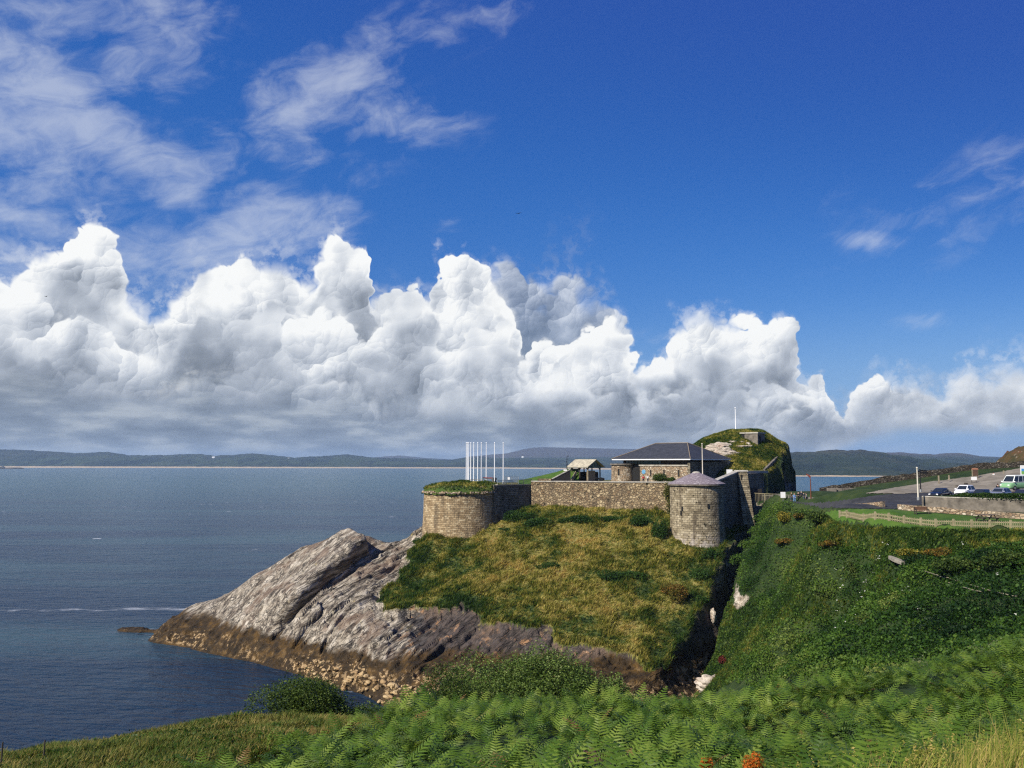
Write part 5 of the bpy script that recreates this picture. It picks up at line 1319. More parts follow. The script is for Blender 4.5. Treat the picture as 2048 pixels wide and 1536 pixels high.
up_ = np.abs(RNG.normal(0, .35, len(x))) * (1 - .7 * grassy)
tall = (fbm(x * .22, y * .22, 63, 3) - .38) * 4.2
# rounded scrub clumps standing out of the thicket
mi = RNG.permutation(len(x))[:330]; mi = mi[(grassy[mi] < .4) & (px[mi] > 1480) & (px[mi] < 2090)][:230]
mc, mt = [], []
for q_ in mi:
    r_ = RNG.uniform(.7, 2.1); nn_ = int(190 * r_ ** 1.6); d_ = RNG.normal(size=(nn_, 3)); d_ /= np.linalg.norm(d_, axis=1)[:, None]; d_[:, 2] = np.abs(d_[:, 2])
    mc.append(np.array([x[q_], y[q_], z[q_] - .2]) + d_ * r_ * [1.1, 1.0, .85] * (RNG.uniform(.78, 1.08, nn_) * (1 + .35 * (fbm(d_[:, 0] * 2.5 + q_, d_[:, 1] * 2.5 + d_[:, 2], 7, 2) - .5)))[:, None])
    mt.append(np.full(nn_, tone_[q_] + RNG.normal(0, .13)) + RNG.normal(0, .07, nn_))
mc, mt = np.concatenate(mc), np.concatenate(mt)
vm_, fm_ = scatter_quads(mc, .24, .3, .7)
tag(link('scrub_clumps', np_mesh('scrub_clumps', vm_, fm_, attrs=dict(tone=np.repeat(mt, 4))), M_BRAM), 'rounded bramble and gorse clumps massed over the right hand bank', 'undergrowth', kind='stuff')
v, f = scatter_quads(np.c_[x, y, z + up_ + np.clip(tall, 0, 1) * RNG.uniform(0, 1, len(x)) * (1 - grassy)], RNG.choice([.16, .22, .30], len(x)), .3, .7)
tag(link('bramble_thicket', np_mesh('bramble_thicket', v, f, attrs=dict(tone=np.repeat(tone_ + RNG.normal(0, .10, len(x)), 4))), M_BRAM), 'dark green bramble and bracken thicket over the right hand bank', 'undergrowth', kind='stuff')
# grass between the brambles
k = grassy + .25 * RNG.uniform(0, 1, len(x)) > .6
c = np.c_[x, y, z - .05][k]; c = c[RNG.permutation(len(c))[:22000]]
v, f, at = blades(c, .55, .10, 4, (.25, 0), .45, dict(straw=.1 * fbm(c[:, 0] * .12, c[:, 1] * .12, 8), lush=1.25 * np.ones(len(c))))
tag(link('bank_grass', np_mesh('bank_grass', v, f, attrs=at), M_TUFT), 'long grass between the brambles of the right hand bank', 'grass', kind='stuff')
# white flower heads
nf = 75
x = RNG.uniform(30, 80, 9000); y = RNG.uniform(60, 125, 9000); z = mz(x, y); px, py = proj(x, y, z)
k = (px > 1640) & (px < 2080) & (py > 1090) & (py < 1300) & (fbm(x * .3, y * .3, 71, 2) > .66)
c = np.c_[x, y, z + .75][k][:nf]
v, f = scatter_quads(np.repeat(c, 4, 0) + RNG.normal(0, .07, (len(c) * 4, 3)) * [1, 1, .3], .10, .9, .9)
tag(link('white_flowers', np_mesh('white_flowers', v, f), plain('flower_white', (.62, .62, .55), .8)), 'scattered white flower heads in the brambles', 'flowers', kind='stuff')

# ---- bracken of the near slope
def frond(n_pairs, L, arch, seed, fine):
    rg = np.random.default_rng(seed)
    V, Fc = [], []
    s = np.linspace(0, 1, 24); ang = R(72) - arch * s ** 1.3
    px_ = np.r_[0, np.cumsum(np.cos(ang[:-1]) * np.diff(s))] * L; pz_ = np.r_[0, np.cumsum(np.sin(ang[:-1]) * np.diff(s))] * L
    def P_(t): return np.array([np.interp(t, s, px_), 0, np.interp(t, s, pz_)])
    for a_, b_ in ((0, .5), (.5, 1)):            # stalk
        i = len(V); wv = .006
        V += [P_(a_) + [0, -wv, 0], P_(a_) + [0, wv, 0], P_(b_) + [0, wv * .5, 0], P_(b_) + [0, -wv * .5, 0]]; Fc.append((i, i + 1, i + 2, i + 3))
    for k in range(n_pairs):
        t = .30 + .69 * (k + .5) / n_pairs
        q = P_(t); tg = P_(min(1, t + .02)) - P_(t - .02); tg /= np.linalg.norm(tg); nrm = np.array([-tg[2], 0, tg[0]])
        u = (k + .5) / n_pairs
        ln = L * .36 * (1 - u) ** .75 * rg.uniform(.85, 1.1) + .015; wd = L * .69 / n_pairs * .50
        for sd in (-1, 1):
            d = np.array([0, sd, 0]) * .92 + tg * .42; d /= np.linalg.norm(d); wdir = np.cross(nrm, d); droop = rg.uniform(.10, .28)
            if fine:
                m_ = 6
                for c_ in range(m_):
                    e = (c_ + .5) / m_; o = q + d * ln * e - nrm * droop * ln * e ** 2
                    pl = ln * .26 * (1 - e * .8); pw = ln / m_ * .42
                    for s2 in (-1, 1):
                        i = len(V); dd = wdir * s2 * .9 + d * .45
                        V += [o - d * pw, o + dd * pl, o + d * pw]; Fc.append((i, i + 1, i + 2))
                i = len(V); V += [q, q + d * ln * .5 + wdir * .004 - nrm * droop * ln * .25, q + d * ln - nrm * droop * ln]; Fc.append((i, i + 1, i + 2))
            else:
                i = len(V)
                m1 = q + d * ln * .45 - nrm * droop * ln * .2; tp = q + d * ln - nrm * droop * ln
                V += [q - wdir * wd * .35, q + wdir * wd * .35, m1 + wdir * wd * .5, m1 - wdir * wd * .5, tp]
                Fc += [(i, i + 1, i + 2), (i, i + 2, i + 3), (i + 3, i + 2, i + 4)]
    tri = []
    for q in Fc: tri += [q] if len(q) == 3 else [(q[0], q[1], q[2]), (q[0], q[2], q[3])]
    return np.array(V), np.array(tri)

def plant_fronds(c, templates, scale, tilt=.55):
    VV, FF, TT = [], [], []; off = 0; pick = RNG.integers(0, len(templates), len(c))
    for ti, (tv, tf) in enumerate(templates):
        q = c[pick == ti]; n = len(q)
        if not n: continue
        a = RNG.uniform(0, 2 * np.pi, n); sc = scale * RNG.uniform(.65, 1.25, n) * (.62 + .75 * fbm(q[:, 0] * .55, q[:, 1] * .55, 88, 2)) * (.75 + .5 * fbm(q[:, 0] * .16, q[:, 1] * .16, 89, 2))
        ca, sa = np.cos(a) * sc, np.sin(a) * sc
        x_ = tv[:, 0][None] * ca[:, None] - tv[:, 1][None] * sa[:, None]; y_ = tv[:, 0][None] * sa[:, None] + tv[:, 1][None] * ca[:, None]; z_ = tv[:, 2][None] * sc[:, None] * RNG.uniform(.8, 1.1, n)[:, None]
        tx_, ty_ = RNG.normal(0.06, tilt * .5, n)[:, None], RNG.normal(-.03, tilt * .5, n)[:, None]
        v = np.stack([x_ + z_ * tx_ + q[:, 0:1], y_ + z_ * ty_ + q[:, 1:2], z_ + q[:, 2:3]], -1).reshape(-1, 3)
        f = (tf[None] + (np.arange(n) * len(tv))[:, None, None]).reshape(-1, 3)
        VV.append(v); FF.append(f + off); off += len(v); TT.append(np.repeat(RNG.uniform(0, 1, n), len(tv)))
    return np.concatenate(VV), np.concatenate(FF), np.concatenate(TT)

def fn_fern(n):
    p = pos(n); k = n.noise(p, .35, 3., .6); k2 = n.noise(n.vm('ADD', p, (3, 5, 1)), 1.6, 2., .6)
    v = n.m('ADD', n.m('ADD', n.m('MULTIPLY', k, .45), n.m('MULTIPLY', k2, .25)), n.m('MULTIPLY', n.attr('tone'), .42))
    c = n.ramp(v, [(.22, (.018, .044, .007)), (.42, (.054, .108, .013)), (.60, (.118, .190, .024)), (.78, (.19, .25, .042)), (.95, (.27, .25, .05))])
    c = n.mix(n.step(n.attr('tone'), .984, .988), c, (.20, .12, .04))
    return leaf_bsdf(n, c, .45, .30, .35)
M_FERN = mat('bracken_frond', fn_fern)
T_far = [frond(9, 1.2, R(a), i, False) for i, a in enumerate((70, 88, 104, 56, 38, 95, 48))]
T_near = [frond(9, 1.2, R(a), 10 + i, False) for i, a in enumerate((72, 90, 104, 56, 36, 98, 46))]
# extent: the fern edge runs from the bottom left up to the two bushes
n0 = 60000
x = RNG.uniform(-30, 45, n0); y = RNG.uniform(17, 66, n0); z = mz(x, y); px, py = proj(x, y, z + .6)
left = np.interp(py, [1340, 1385, 1420, 1470, 1536, 1650], [900, 700, 740, 620, 380, 330]) + (fbm(x * .25, y * .25, 7) - .5) * 240
k = (px > left) & (px < 2150) & (py < 1640)
thin = .92 * np.clip(1.25 * (24 / np.maximum(y, 18)) ** .45, .3, 1)
gap = .10 + .90 * sstep(fbm(x * .45, y * .45, 19, 3), .34, .48)
k &= RNG.uniform(0, 1, n0) < thin * gap
x, y, z = x[k], y[k], z[k]
c = np.c_[x, y, z - .05]
near = y < 31
va, fa, ta = plant_fronds(c[near], T_near, 1.05); vb, fb, tb = plant_fronds(c[~near], T_far, 1.05)
tag(link('bracken', np_mesh('bracken', np.r_[va, vb], np.r_[fa, fb + len(va)], attrs=dict(tone=np.r_[ta, tb])), M_FERN), 'bright green bracken covering the near slope', 'bracken', kind='stuff')
print('fronds', len(c), 'near', near.sum())

# ---- near grass: left slope and the tall seeding grass along the bottom right
def fn_neargrass(n):
    p = pos(n); r = island(n); k = n.noise(p, .3, 4., .6)
    v = n.m('ADD', n.m('MULTIPLY', r, .4), n.m('MULTIPLY', k, .8))
    c = n.ramp(v, [(.25, (.024, .055, .010)), (.42, (.065, .110, .018)), (.58, (.135, .150, .030)), (.76, (.26, .215, .06)), (.95, (.36, .27, .10))])
    return leaf_bsdf(n, c, .55, .28, .2)
M_NGRASS = mat('near_grass', fn_neargrass)
n0 = 130000
x = RNG.uniform(-34, 8, n0); y = RNG.uniform(22, 54, n0); z = mz(x, y); px, py = proj(x, y, z)
left = np.interp(py, [1340, 1385, 1420, 1470, 1536, 1650], [900, 700, 740, 620, 380, 330]) + 90
k = (px < left) & (px > -60) & (py < 1600)
c = np.c_[x, y, z - .03][k]
v, f, at = blades(c, .26 + .30 * fbm(c[:, 0] * .4, c[:, 1] * .4, 5), .045, 4, (.08, .02), .75)
tag(link('slope_grass', np_mesh('slope_grass', v, f), M_NGRASS), 'rough grass on the near slope at the bottom left', 'grass', kind='stuff')
x = RNG.uniform(-32, 6, 44000); y = RNG.uniform(22, 54, 44000); z = mz(x, y); px, py = proj(x, y, z)
k = (px < np.interp(py, [1340, 1385, 1420, 1470, 1536, 1650], [900, 700, 740, 620, 380, 330]) + 60) & (px > -60) & (fbm(x * .35, y * .35, 29, 3) > .42)
c = np.c_[x, y, z + .12][k]
v, f = scatter_quads(np.repeat(c, 6, 0) + RNG.normal(0, .16, (len(c) * 6, 3)) * [1, 1, .5], .13, .3, .5)
tag(link('low_bracken', np_mesh('low_bracken', v, f), M_FERN), 'low green growth in the grass at the bottom left', 'undergrowth', kind='stuff')
M_SEED = mat('seed_grass', lambda n: leaf_bsdf(n, n.ramp(n.m('ADD', n.m('MULTIPLY', island(n), .6), n.m('MULTIPLY', n.noise(pos(n), .8, 3., .6), .45)), [(.2, (.07, .12, .02)), (.42, (.19, .22, .035)), (.62, (.36, .33, .07)), (.8, (.45, .34, .12)), (.97, (.45, .20, .06))]), .55, .3, .2))
gx, gy = [], []
x = RNG.uniform(1, 14, 9000); y = RNG.uniform(10, 20, 9000); z = mz(x, y); px, py = proj(x, y, z + .95)
want = np.interp(px, [1100, 1300, 1500, 1750, 1950, 2060], [1545, 1520, 1505, 1490, 1465, 1440])
k = (py > want) & (py < want + 130) & (px > 1050) & (px < 2090) & (RNG.uniform(0, 1, 9000) < np.interp(px, [1050, 1500, 1800, 1950, 2060], [.03, .06, .10, .28, .5]))
c = np.c_[x, y, z][k]
hh = np.interp((c[:, 0] / c[:, 1]) * F + 1024, [1050, 1700, 2060], [.85, 1.0, 1.35])
v, f, _ = blades(c, hh, .015, 6, (.22, .02), .26)
tag(link('tall_grass', np_mesh('tall_grass', v, f), M_SEED), 'tall straw coloured seeding grass along the bottom right', 'grass', kind='stuff')
# seed heads
hd = c[RNG.permutation(len(c))[:260]] + np.c_[RNG.normal(.25, .12, min(260, len(c))), RNG.normal(0, .1, min(260, len(c))), RNG.uniform(.95, 1.25, min(260, len(c)))]
v, f = scatter_quads(np.repeat(hd, 7, 0) + RNG.normal(0, 1, (len(hd) * 7, 3)) * [.012, .012, .05], .05, .8, .4)
tag(link('seed_heads', np_mesh('seed_heads', v, f), M_SEED), 'pale seed heads of the tall grass at the bottom right', 'grass', kind='stuff')

# ---- shrubs as things
def shrub(name, c, r, nleaf, leaf, m, label, lobes=7, wood=True, spiky=0.0, cat='shrub', seed=0, group=None):
    rg = np.random.default_rng(seed + 100)
    t = empty(name, c); tag(t, label, cat, group)
    th = rg.uniform(0, 2 * np.pi, lobes); rad = np.sqrt(rg.uniform(0, 1, lobes)) * .62
    lc = np.c_[np.cos(th) * rad * r[0], np.sin(th) * rad * r[1], rg.uniform(.28, .72, lobes) * r[2] * (1.15 - .55 * rad)]
    lr = rg.uniform(.34, .52, lobes)
    k = rg.integers(0, lobes, nleaf); d = rg.normal(size=(nleaf, 3)); d /= np.linalg.norm(d, axis=1)[:, None]
    rr_ = rg.uniform(.45, 1.0, nleaf) ** .45 * (1 + .28 * (fbm(d[:, 0] * 4 + k * 3.1, d[:, 1] * 4 + d[:, 2] * 3, seed, 3) - .5) * 2)
    p = lc[k] + d * (lr[k] * rr_)[:, None] * np.array(r)[None] * [1, 1, .9]
    if spiky: p[:, 2] += (rg.uniform(0, 1, nleaf) ** 6) * spiky
    p = p[p[:, 2] > -.15]
    v, f = scatter_quads(p, leaf, .35 + (.3 if spiky else 0), .5)
    link('foliage', np_mesh('foliage', v, f), m, t)
    if wood:
        w_ = MB()
        for i in range(min(lobes, 6)):
            e = lc[i]; w_.tube([(0, 0, -.3), tuple(e * .5 + [0, 0, .05]), tuple(e)], [.06 * r[2] / 2, .04 * r[2] / 2, .012], 5)
        w_.build('branches', M_TIMBDK, t)
    return t
M_WIL = m_leaf('willow_leaf', [(0, (.022, .046, .010)), (.4, (.075, .125, .024)), (.75, (.155, .22, .048)), (1, (.40, .45, .20))], patch=.3, sc=.4)
M_WILD = m_leaf('dark_willow_leaf', [(0, (.014, .030, .007)), (.5, (.048, .082, .015)), (.85, (.11, .150, .03)), (1, (.22, .25, .08))], patch=.35, sc=.5)
M_SCRUB = m_leaf('scrub_leaf', [(0, (.010, .030, .008)), (.5, (.034, .080, .015)), (1, (.085, .145, .028))], patch=.5, sc=.3)
M_ORANGE = m_leaf('orange_leaf', [(0, (.05, .08, .014)), (.5, (.13, .11, .022)), (.8, (.26, .13, .025)), (1, (.42, .15, .03))], patch=.5, sc=.5)
M_PALELF = m_leaf('pale_leaf', [(0, (.04, .065, .02)), (.5, (.13, .16, .06)), (1, (.34, .36, .20))], patch=.3, sc=.6)
M_YELLOW = m_leaf('yellow_leaf', [(0, (.05, .07, .015)), (.5, (.17, .16, .025)), (1, (.40, .30, .04))], patch=.4, sc=.6)
M_HEATH = m_leaf('heather_flower', [(0, (.03, .04, .015)), (.4, (.14, .05, .07)), (1, (.30, .12, .19))], patch=.3, sc=2)
M_FLAME = m_leaf('flame_flower', [(0, (.06, .10, .02)), (.35, (.40, .14, .02)), (1, (.65, .13, .02))], patch=.2, sc=2)
M_RED = m_leaf('red_leaf', [(0, (.05, .03, .015)), (.6, (.13, .025, .02)), (1, (.22, .04, .03))], patch=.3, sc=1)

def gp(px, py, which='m', y0=18):
    x, y, z = hit(px, py, which, y0); return (x, y, z)
# near bushes
x, y, _ = U(610, 1420, 47); shrub('willow_bush', (x, y, float(mz(x, y)) - .25), (3.3, 2.2, 2.6), 20000, .12, M_WILD, 'dark green rounded bush on the slope edge against the water, at the left', 11, spiky=.35, seed=1)
x, y, _ = U(710, 1400, 50); shrub('willow_bush', (x, y, float(mz(x, y)) - .2), (2.6, 1.8, 1.55), 8000, .11, M_WILD, 'low grey green bush between the dark bush and the bracken', 7, spiky=.3, seed=2)
def bush_at(px, py_top, Y, rx, ry, n, leaf, m, label, lobes, seed, spiky=.3, sink=.3):
    x, y, zt = U(px, py_top, Y); g_ = float(mz(x, y)); shrub('willow_bush', (x, y, g_ - sink), (rx, ry, max(1.2, (zt - g_ + sink) / 1.02)), n, leaf, m, label, lobes, spiky=spiky, seed=seed)
bush_at(1050, 1306, 58, 6.6, 3.2, 130000, .15, M_WIL, 'large olive willow thicket in the middle, between bracken and shore rocks', 34, 3)
bush_at(905, 1345, 54, 3.4, 2.2, 30000, .13, M_WILD, 'darker willow at the left end of the large olive thicket', 10, 4)
bush_at(1185, 1335, 57, 3.1, 2.2, 30000, .15, M_WIL, 'olive willow at the right end of the large thicket', 9, 5)
bush_at(1822, 1316, 56, 1.5, 1.2, 3200, .12, M_PALELF, 'pale leaved small bush at the top edge of the bracken on the right', 6, 6)
bush_at(1990, 1285, 58, 2.4, 1.5, 5200, .12, M_PALELF, 'wide pale silvery bush at the right edge above the bracken', 8, 7)
# headland scrub
def hscrub(px, py, r, n, m, label, seed, leaf=.26):
    x, y, z = hit(px, py, 'h', 126); shrub('scrub_bush', (x, y, z - .3), r, n, leaf, m, label, 7, False, seed=seed, group='bushes on the headland slope')
for k, a in enumerate([(1040, 1040, (4.2, 1.7, 2.2), 4500, M_SCRUB, 'green bush in the corner where the shaded wall meets the long rubble wall'), (1085, 1050, (4.2, 1.5, 1.7), 3800, M_SCRUB, 'low green bush under the left end of the long rubble wall'),
        (1155, 1042, (4.6, 1.3, 1.3), 3600, M_SCRUB, 'low dark bush along the foot of the long wall, left of its middle'), (1215, 1042, (4.0, 1.3, 1.3), 3000, M_SCRUB, 'low dark bush along the foot of the long wall, at its middle'),
        (1275, 1050, (3.8, 1.4, 2.1), 3600, M_SCRUB, 'dark bush at the foot of the long wall, near the round tower'), (1318, 1075, (2.2, 1.4, 4.2), 3600, M_SCRUB, 'tall dark creeper bush against the left side of the round tower'),
        (1318, 1112, (1.6, 1.1, 1.3), 900, M_YELLOW, 'yellowing bush at the lower left of the round tower'), (1425, 1118, (2.2, 1.6, 2.3), 2300, M_SCRUB, 'green bush in front of the tower foot at the ravine edge'),
        (1400, 1155, (2.4, 1.5, 1.7), 1800, M_TUFT if False else M_SCRUB, 'dark bush on the ravine edge below the round tower'), (1345, 1195, (2.9, 2.0, 2.6), 3800, M_ORANGE, 'orange leaved bush on the slope near the ravine'),
        (1405, 1205, (1.4, 1.2, 1.5), 1200, M_SCRUB, 'dark bush overhanging the ravine beside the orange bush'), (1245, 1155, (4.4, 2.4, 1.7), 4600, M_SCRUB, 'dark reedy clump in the middle of the straw coloured slope'),
        (1010, 1060, (1.5, 1.0, .8), 600, M_SCRUB, 'small dark bush below the corner of the shaded flank wall'), (898, 1060, (.7, .5, 1.5), 600, M_SCRUB, 'small upright bush against the foot of the turf topped bastion'),
        (835, 1085, (1.4, 1.0, 1.2), 900, M_SCRUB, 'green bush on the rock edge left of the bastion foot'), (1095, 1135, (2.6, 1.6, 1.2), 1500, M_SCRUB, 'low dark patch of scrub on the upper left of the grassy slope')]):
    hscrub(a[0], a[1], a[2], a[3], a[4], a[5], 20 + k)
# bushes by the fort and bank
x, y, z = U(1318, 965, 184.5); shrub('garden_shrub', (x, y, z), (2.3, 1.4, 1.9), 2600, .26, M_WILD, 'rounded dark evergreen shrub in front of the stone building', 7, seed=50)
x, y, z = U(1346, 966, 184); shrub('garden_shrub', (x, y, z), (1.7, 1.2, 1.3), 1500, .26, M_WILD, 'lower dark shrub beside the conical tower roof', 6, seed=51)
def mscrub(px, py, r, n, m, label, seed, leaf=.28, y0=60):
    x, y, z = hit(px, py, 'm', y0); shrub('scrub_bush', (x, y, z - .2), r, n, leaf, m, label, 7, False, seed=seed, group='bushes on the right hand bank')
for k, a in enumerate([(1575, 1040, (2.2, 1.4, 1.4), 1500, M_YELLOW, 'yellow green bush just below the bridge abutment'), (1640, 1042, (2.4, 1.6, 1.6), 2000, M_WILD, 'dark bush at the left end of the lawn below the railing'),
        (1600, 1035, (1.9, 1.2, 1.1), 1200, M_ORANGE, 'orange tinted bush on top of the bank below the railing'), (1568, 1085, (1.8, 1.3, .9), 900, M_ORANGE, 'small orange patch of scrub high on the bank'),
        (1660, 1092, (1.6, 1.2, .8), 800, M_ORANGE, 'orange bush on the bank left of the picket fence'), (1840, 1110, (2.6, 1.0, .9), 1300, M_YELLOW, 'yellow brown scrub below the middle of the picket fence'),
        (1890, 1108, (2.4, 1.0, .8), 1200, M_ORANGE, 'brown orange scrub below the right part of the fence'), (1446, 1325, (1.0, .8, 1.1), 700, M_RED, 'dark red bush low beside the ravine mouth'),
        (1925, 1140, (4.0, 1.8, 1.3), 2600, M_WILD, 'wide dark bramble mound under the fence at the right'), (2020, 1130, (3.2, 1.6, 1.4), 2000, M_WILD, 'dark bramble mound at the right edge under the fence')]):
    mscrub(a[0], a[1], a[2], a[3], a[4], a[5], 60 + k)
# purple heather and orange flowers along the bottom
for k, (px, py, Y, m, r, lb, nm) in enumerate([(1172, 1512, 24, M_HEATH, (.75, .6, .8), 'purple heather clump in the bracken at the bottom', 'heather_clump'),
        (1505, 1516, 17, M_FLAME, (.26, .24, .5), 'bright orange flowering clump at the bottom edge of the bracken', 'orange_flower'),
        (1410, 1524, 20, M_FLAME, (.18, .16, .4), 'small orange clump left of the bright orange flowers', 'orange_flower'), (1845, 1500, 15, M_SEED, (.4, .3, .6), 'straw tuft in the bracken at the lower right', 'grass_tuft')]):
    x, y, zt = U(px, py - 14, Y); shrub(nm, (x, y, zt - r[2]), r, 1300, .045, m, lb, 6, False, seed=90 + k, cat='plant')

# ivy on the joint between the long wall and the round tower
iv_ = RNG.normal(0, 1, (1500, 3)) * [.42, .22, 0] + [31.3, 170.9, 0]; iv_[:, 2] = 32.0 - np.abs(RNG.normal(0, 3.2, 1500)); iv_[:, 0] += (fbm(iv_[:, 2] * .8, iv_[:, 2] * 0, 3) - .5) * 1.0
iv_ = iv_[iv_[:, 2] > 23]
v, f = scatter_quads(iv_, .26, .2, .8)
tag(link('ivy', np_mesh('ivy', v, f), m_leaf('ivy_leaf', [(0, (.04, .055, .012)), (.6, (.11, .12, .03)), (1, (.22, .19, .06))], patch=.3, sc=.8)), 'yellow green ivy hanging in the corner between the long wall and the round tower', 'ivy')

# hedge behind the car park wall
M_HEDGE = m_leaf('hedge_leaf', [(0, (.010, .030, .006)), (.5, (.028, .065, .012)), (.85, (.06, .11, .02)), (1, (.16, .20, .08))], patch=.3, sc=.8)
cpts = []
for k in range(9000):
    u_ = random.random(); px = 1860 + u_ * 230; Y = 122.3 - (px - 1829) * .041 + random.uniform(-.45, .45)
    top = .25 + .55 * sstep(px, 1880, 1920) * (.6 + .7 * float(vnoise(np.array(px * .05), np.array(0.5), 3)))
    cpts.append(((px - 1024) / F * Y * 1.003, Y, 31.05 + random.random() ** .6 * top))
v, f = scatter_quads(np.array(cpts), .17, .3, .7)
tag(link('hedge', np_mesh('hedge', v, f), M_HEDGE), 'low leafy hedge on top of the long concrete wall before the cars', 'hedge')

# ------------------------------------------------------------------ cars
M_TYRE = plain('tyre_rubber', (.02, .02, .02), .9)
M_CARGLASS = plain('car_glass', (.018, .024, .03), .06, 0, .6, var=.1)
M_LAMP = plain('lamp_glass', (.7, .7, .68), .15, 0, .6, var=.05)
M_TAIL = plain('tail_red', (.25, .02, .015), .3)
def paint(name, c, metal=.15): return mat(name, lambda n: principled(n, c, .28, metal, .5, None, **{'Coat Weight': .5, 'Coat Roughness': .08}))

def car(name, label, cat, loc, rz, L, Wd, H, body_m, belt, nose, cab, group, lower_m=None, tall=False):
    """x forward; cab = (windscreen foot, roof front, roof rear, rear foot) as x; nose = bonnet height at the front"""
    t = empty(name, loc, rz); tag(t, label, cat, group)
    hw = Wd / 2; zb = .24
    xs_ = [-L / 2, -L / 2 + .18, cab[3], (cab[3] + cab[0]) / 2, cab[0], L / 2 - .35, L / 2 - .08, L / 2]
    zt = [belt - .22, belt - .04, belt, belt, belt - .02, nose, nose - .16, nose - .34]
    ws = [hw * .86, hw * .96, hw, hw, hw, hw * .95, hw * .86, hw * .74]
    rows = []
    for x, z, w_ in zip(xs_, zt, ws):
        rows.append([(x, -w_ * .92, zb), (x, -w_, zb + .16), (x, -w_, (zb + z) / 2 + .08), (x, -w_ * .95, z - .05), (x, -w_ * .80, z), (x, 0, z + .035),
                     (x, w_ * .80, z), (x, w_ * .95, z - .05), (x, w_, (zb + z) / 2 + .08), (x, w_, zb + .16), (x, w_ * .92, zb)])
    b = MB(); n_ = len(rows[0])
    for i in range(len(rows) - 1):
        for j in range(n_ - 1): b.face([rows[i][j], rows[i][j + 1], rows[i + 1][j + 1], rows[i + 1][j]])
        b.face([rows[i][0], rows[i + 1][0], rows[i + 1][-1], rows[i][-1]])
    b.face(rows[0]); b.face(rows[-1][::-1])
    body = b.build('body', lower_m or body_m, t, smooth=True, weld=True)
    md = body.modifiers.new('round', 'SUBSURF'); md.levels = md.render_levels = 1
    # cabin shell
    bw, tw = hw * .93, hw * .74; zb2 = belt - .03
    c0, c1, c2, c3 = cab
    base = [(c3, -bw, zb2), (c0, -bw, zb2), (c0, bw, zb2), (c3, bw, zb2)]
    top = [(c2, -tw, H - .06), (c1, -tw, H - .06), (c1, tw, H - .06), (c2, tw, H - .06)]
    top2 = [(c2 + .15, -tw * .9, H), (c1 - .15, -tw * .9, H), (c1 - .15, tw * .9, H), (c2 + .15, tw * .9, H)]
    cb = MB(); cb.hull(base, top, caps=False); cb.hull(top, top2, caps=False); cb.face(top2)
    cb.build('cabin', body_m, t, bevel=.03, weld=True)
    def pane(a, b_, c_, d_, ins, nm):
        q = [Vector(p) for p in (a, b_, c_, d_)]; ctr = sum(q, Vector()) / 4; nr_ = (q[1] - q[0]).cross(q[3] - q[0]).normalized()
        if nr_.dot(ctr - Vector((0, 0, H * .6))) < 0: nr_ = -nr_
        def bl(u, v): return q[0].lerp(q[1], u).lerp(q[3].lerp(q[2], u), v)
        k = [bl(ins, ins * 1.2), bl(1 - ins, ins * 1.2), bl(1 - ins, 1 - ins * 1.4), bl(ins, 1 - ins * 1.4)]
        m_ = MB(); m_.hull([tuple(p - nr_ * .01) for p in k], [tuple(p + nr_ * .012) for p in k]); return m_.build(nm, M_CARGLASS, t)
    pane(base[1], base[2], top[2], top[1], .07, 'windscreen'); pane(base[3], base[0], top[0], top[3], .09, 'rear_window')
    mid = lambda p, q, u: tuple(Vector(p).lerp(Vector(q), u))
    ns = 4 if tall else 2
    for (bA, bB, tA, tB) in ((base[0], base[1], top[0], top[1]), (base[3], base[2], top[3], top[2])):
        for i in range(ns): pane(mid(bA, bB, i / ns), mid(bA, bB, (i + 1) / ns), mid(tA, tB, (i + 1) / ns), mid(tA, tB, i / ns), .07, 'side_window')
    r = .34 if not tall else .38
    for x in (-L / 2 + L * .19, L / 2 - L * .19):
        for s in (-1, 1):
            wv = MB().tube([(x, s * (hw - .2), r), (x, s * (hw + .01), r)], r, 20).build('wheel', M_TYRE, t)
            MB().tube([(x, s * (hw - .1), r), (x, s * (hw + .025), r)], r * .6, 14).build('rim', M_STEEL, wv)
    for s in (-1, 1):
        MB().box(L / 2 - .26, L / 2 - .02, s * hw * .62 - .16, s * hw * .62 + .16, nose - .36, nose - .18, inset=.03).build('headlight', M_LAMP, t)
        MB().box(-L / 2 - .01, -L / 2 + .12, s * hw * .68 - .1, s * hw * .68 + .1, belt - .42, belt - .14).build('tail_light', M_TAIL, t)
        MB().box(c0 - .28, c0 - .10, s * (bw + .11) - .1, s * (bw + .11) + .1, belt, belt + .17, inset=.02).build('mirror', body_m, t)
    MB().box(L / 2 - .06, L / 2 + .01, -.5, .5, zb + .1, zb + .24).build('grille', M_BLACKM, t)
    return t
def car_at(px, top, Y, H): x, y, z = U(px, top, Y); return (x, y, z - H)
GC = 'cars parked behind the long concrete wall'
HD = R(218)
sedan_cab = (.95, .15, -.95, -1.75); hatch_cab = (1.15, .35, -1.35, -1.85)
car('parked_car', 'dark blue saloon car, leftmost of the parked cars behind the concrete wall', 'car', car_at(1880, 976, 129.5, 1.42), HD, 4.5, 1.78, 1.42, paint('navy_paint', (.012, .018, .035)), .88, .80, sedan_cab, GC)
car('parked_car', 'white hatchback parked beside the dark blue saloon', 'car', car_at(1929, 970, 130, 1.62), HD, 4.0, 1.75, 1.62, paint('white_car_paint', (.78, .79, .80), 0), .95, .86, hatch_cab, GC)
car('parked_car', 'dark car mostly hidden between the white hatchback and the silver car', 'car', car_at(1962, 978.5, 130, 1.45), HD, 4.2, 1.75, 1.45, paint('black_paint', (.012, .012, .015)), .90, .82, hatch_cab, GC)
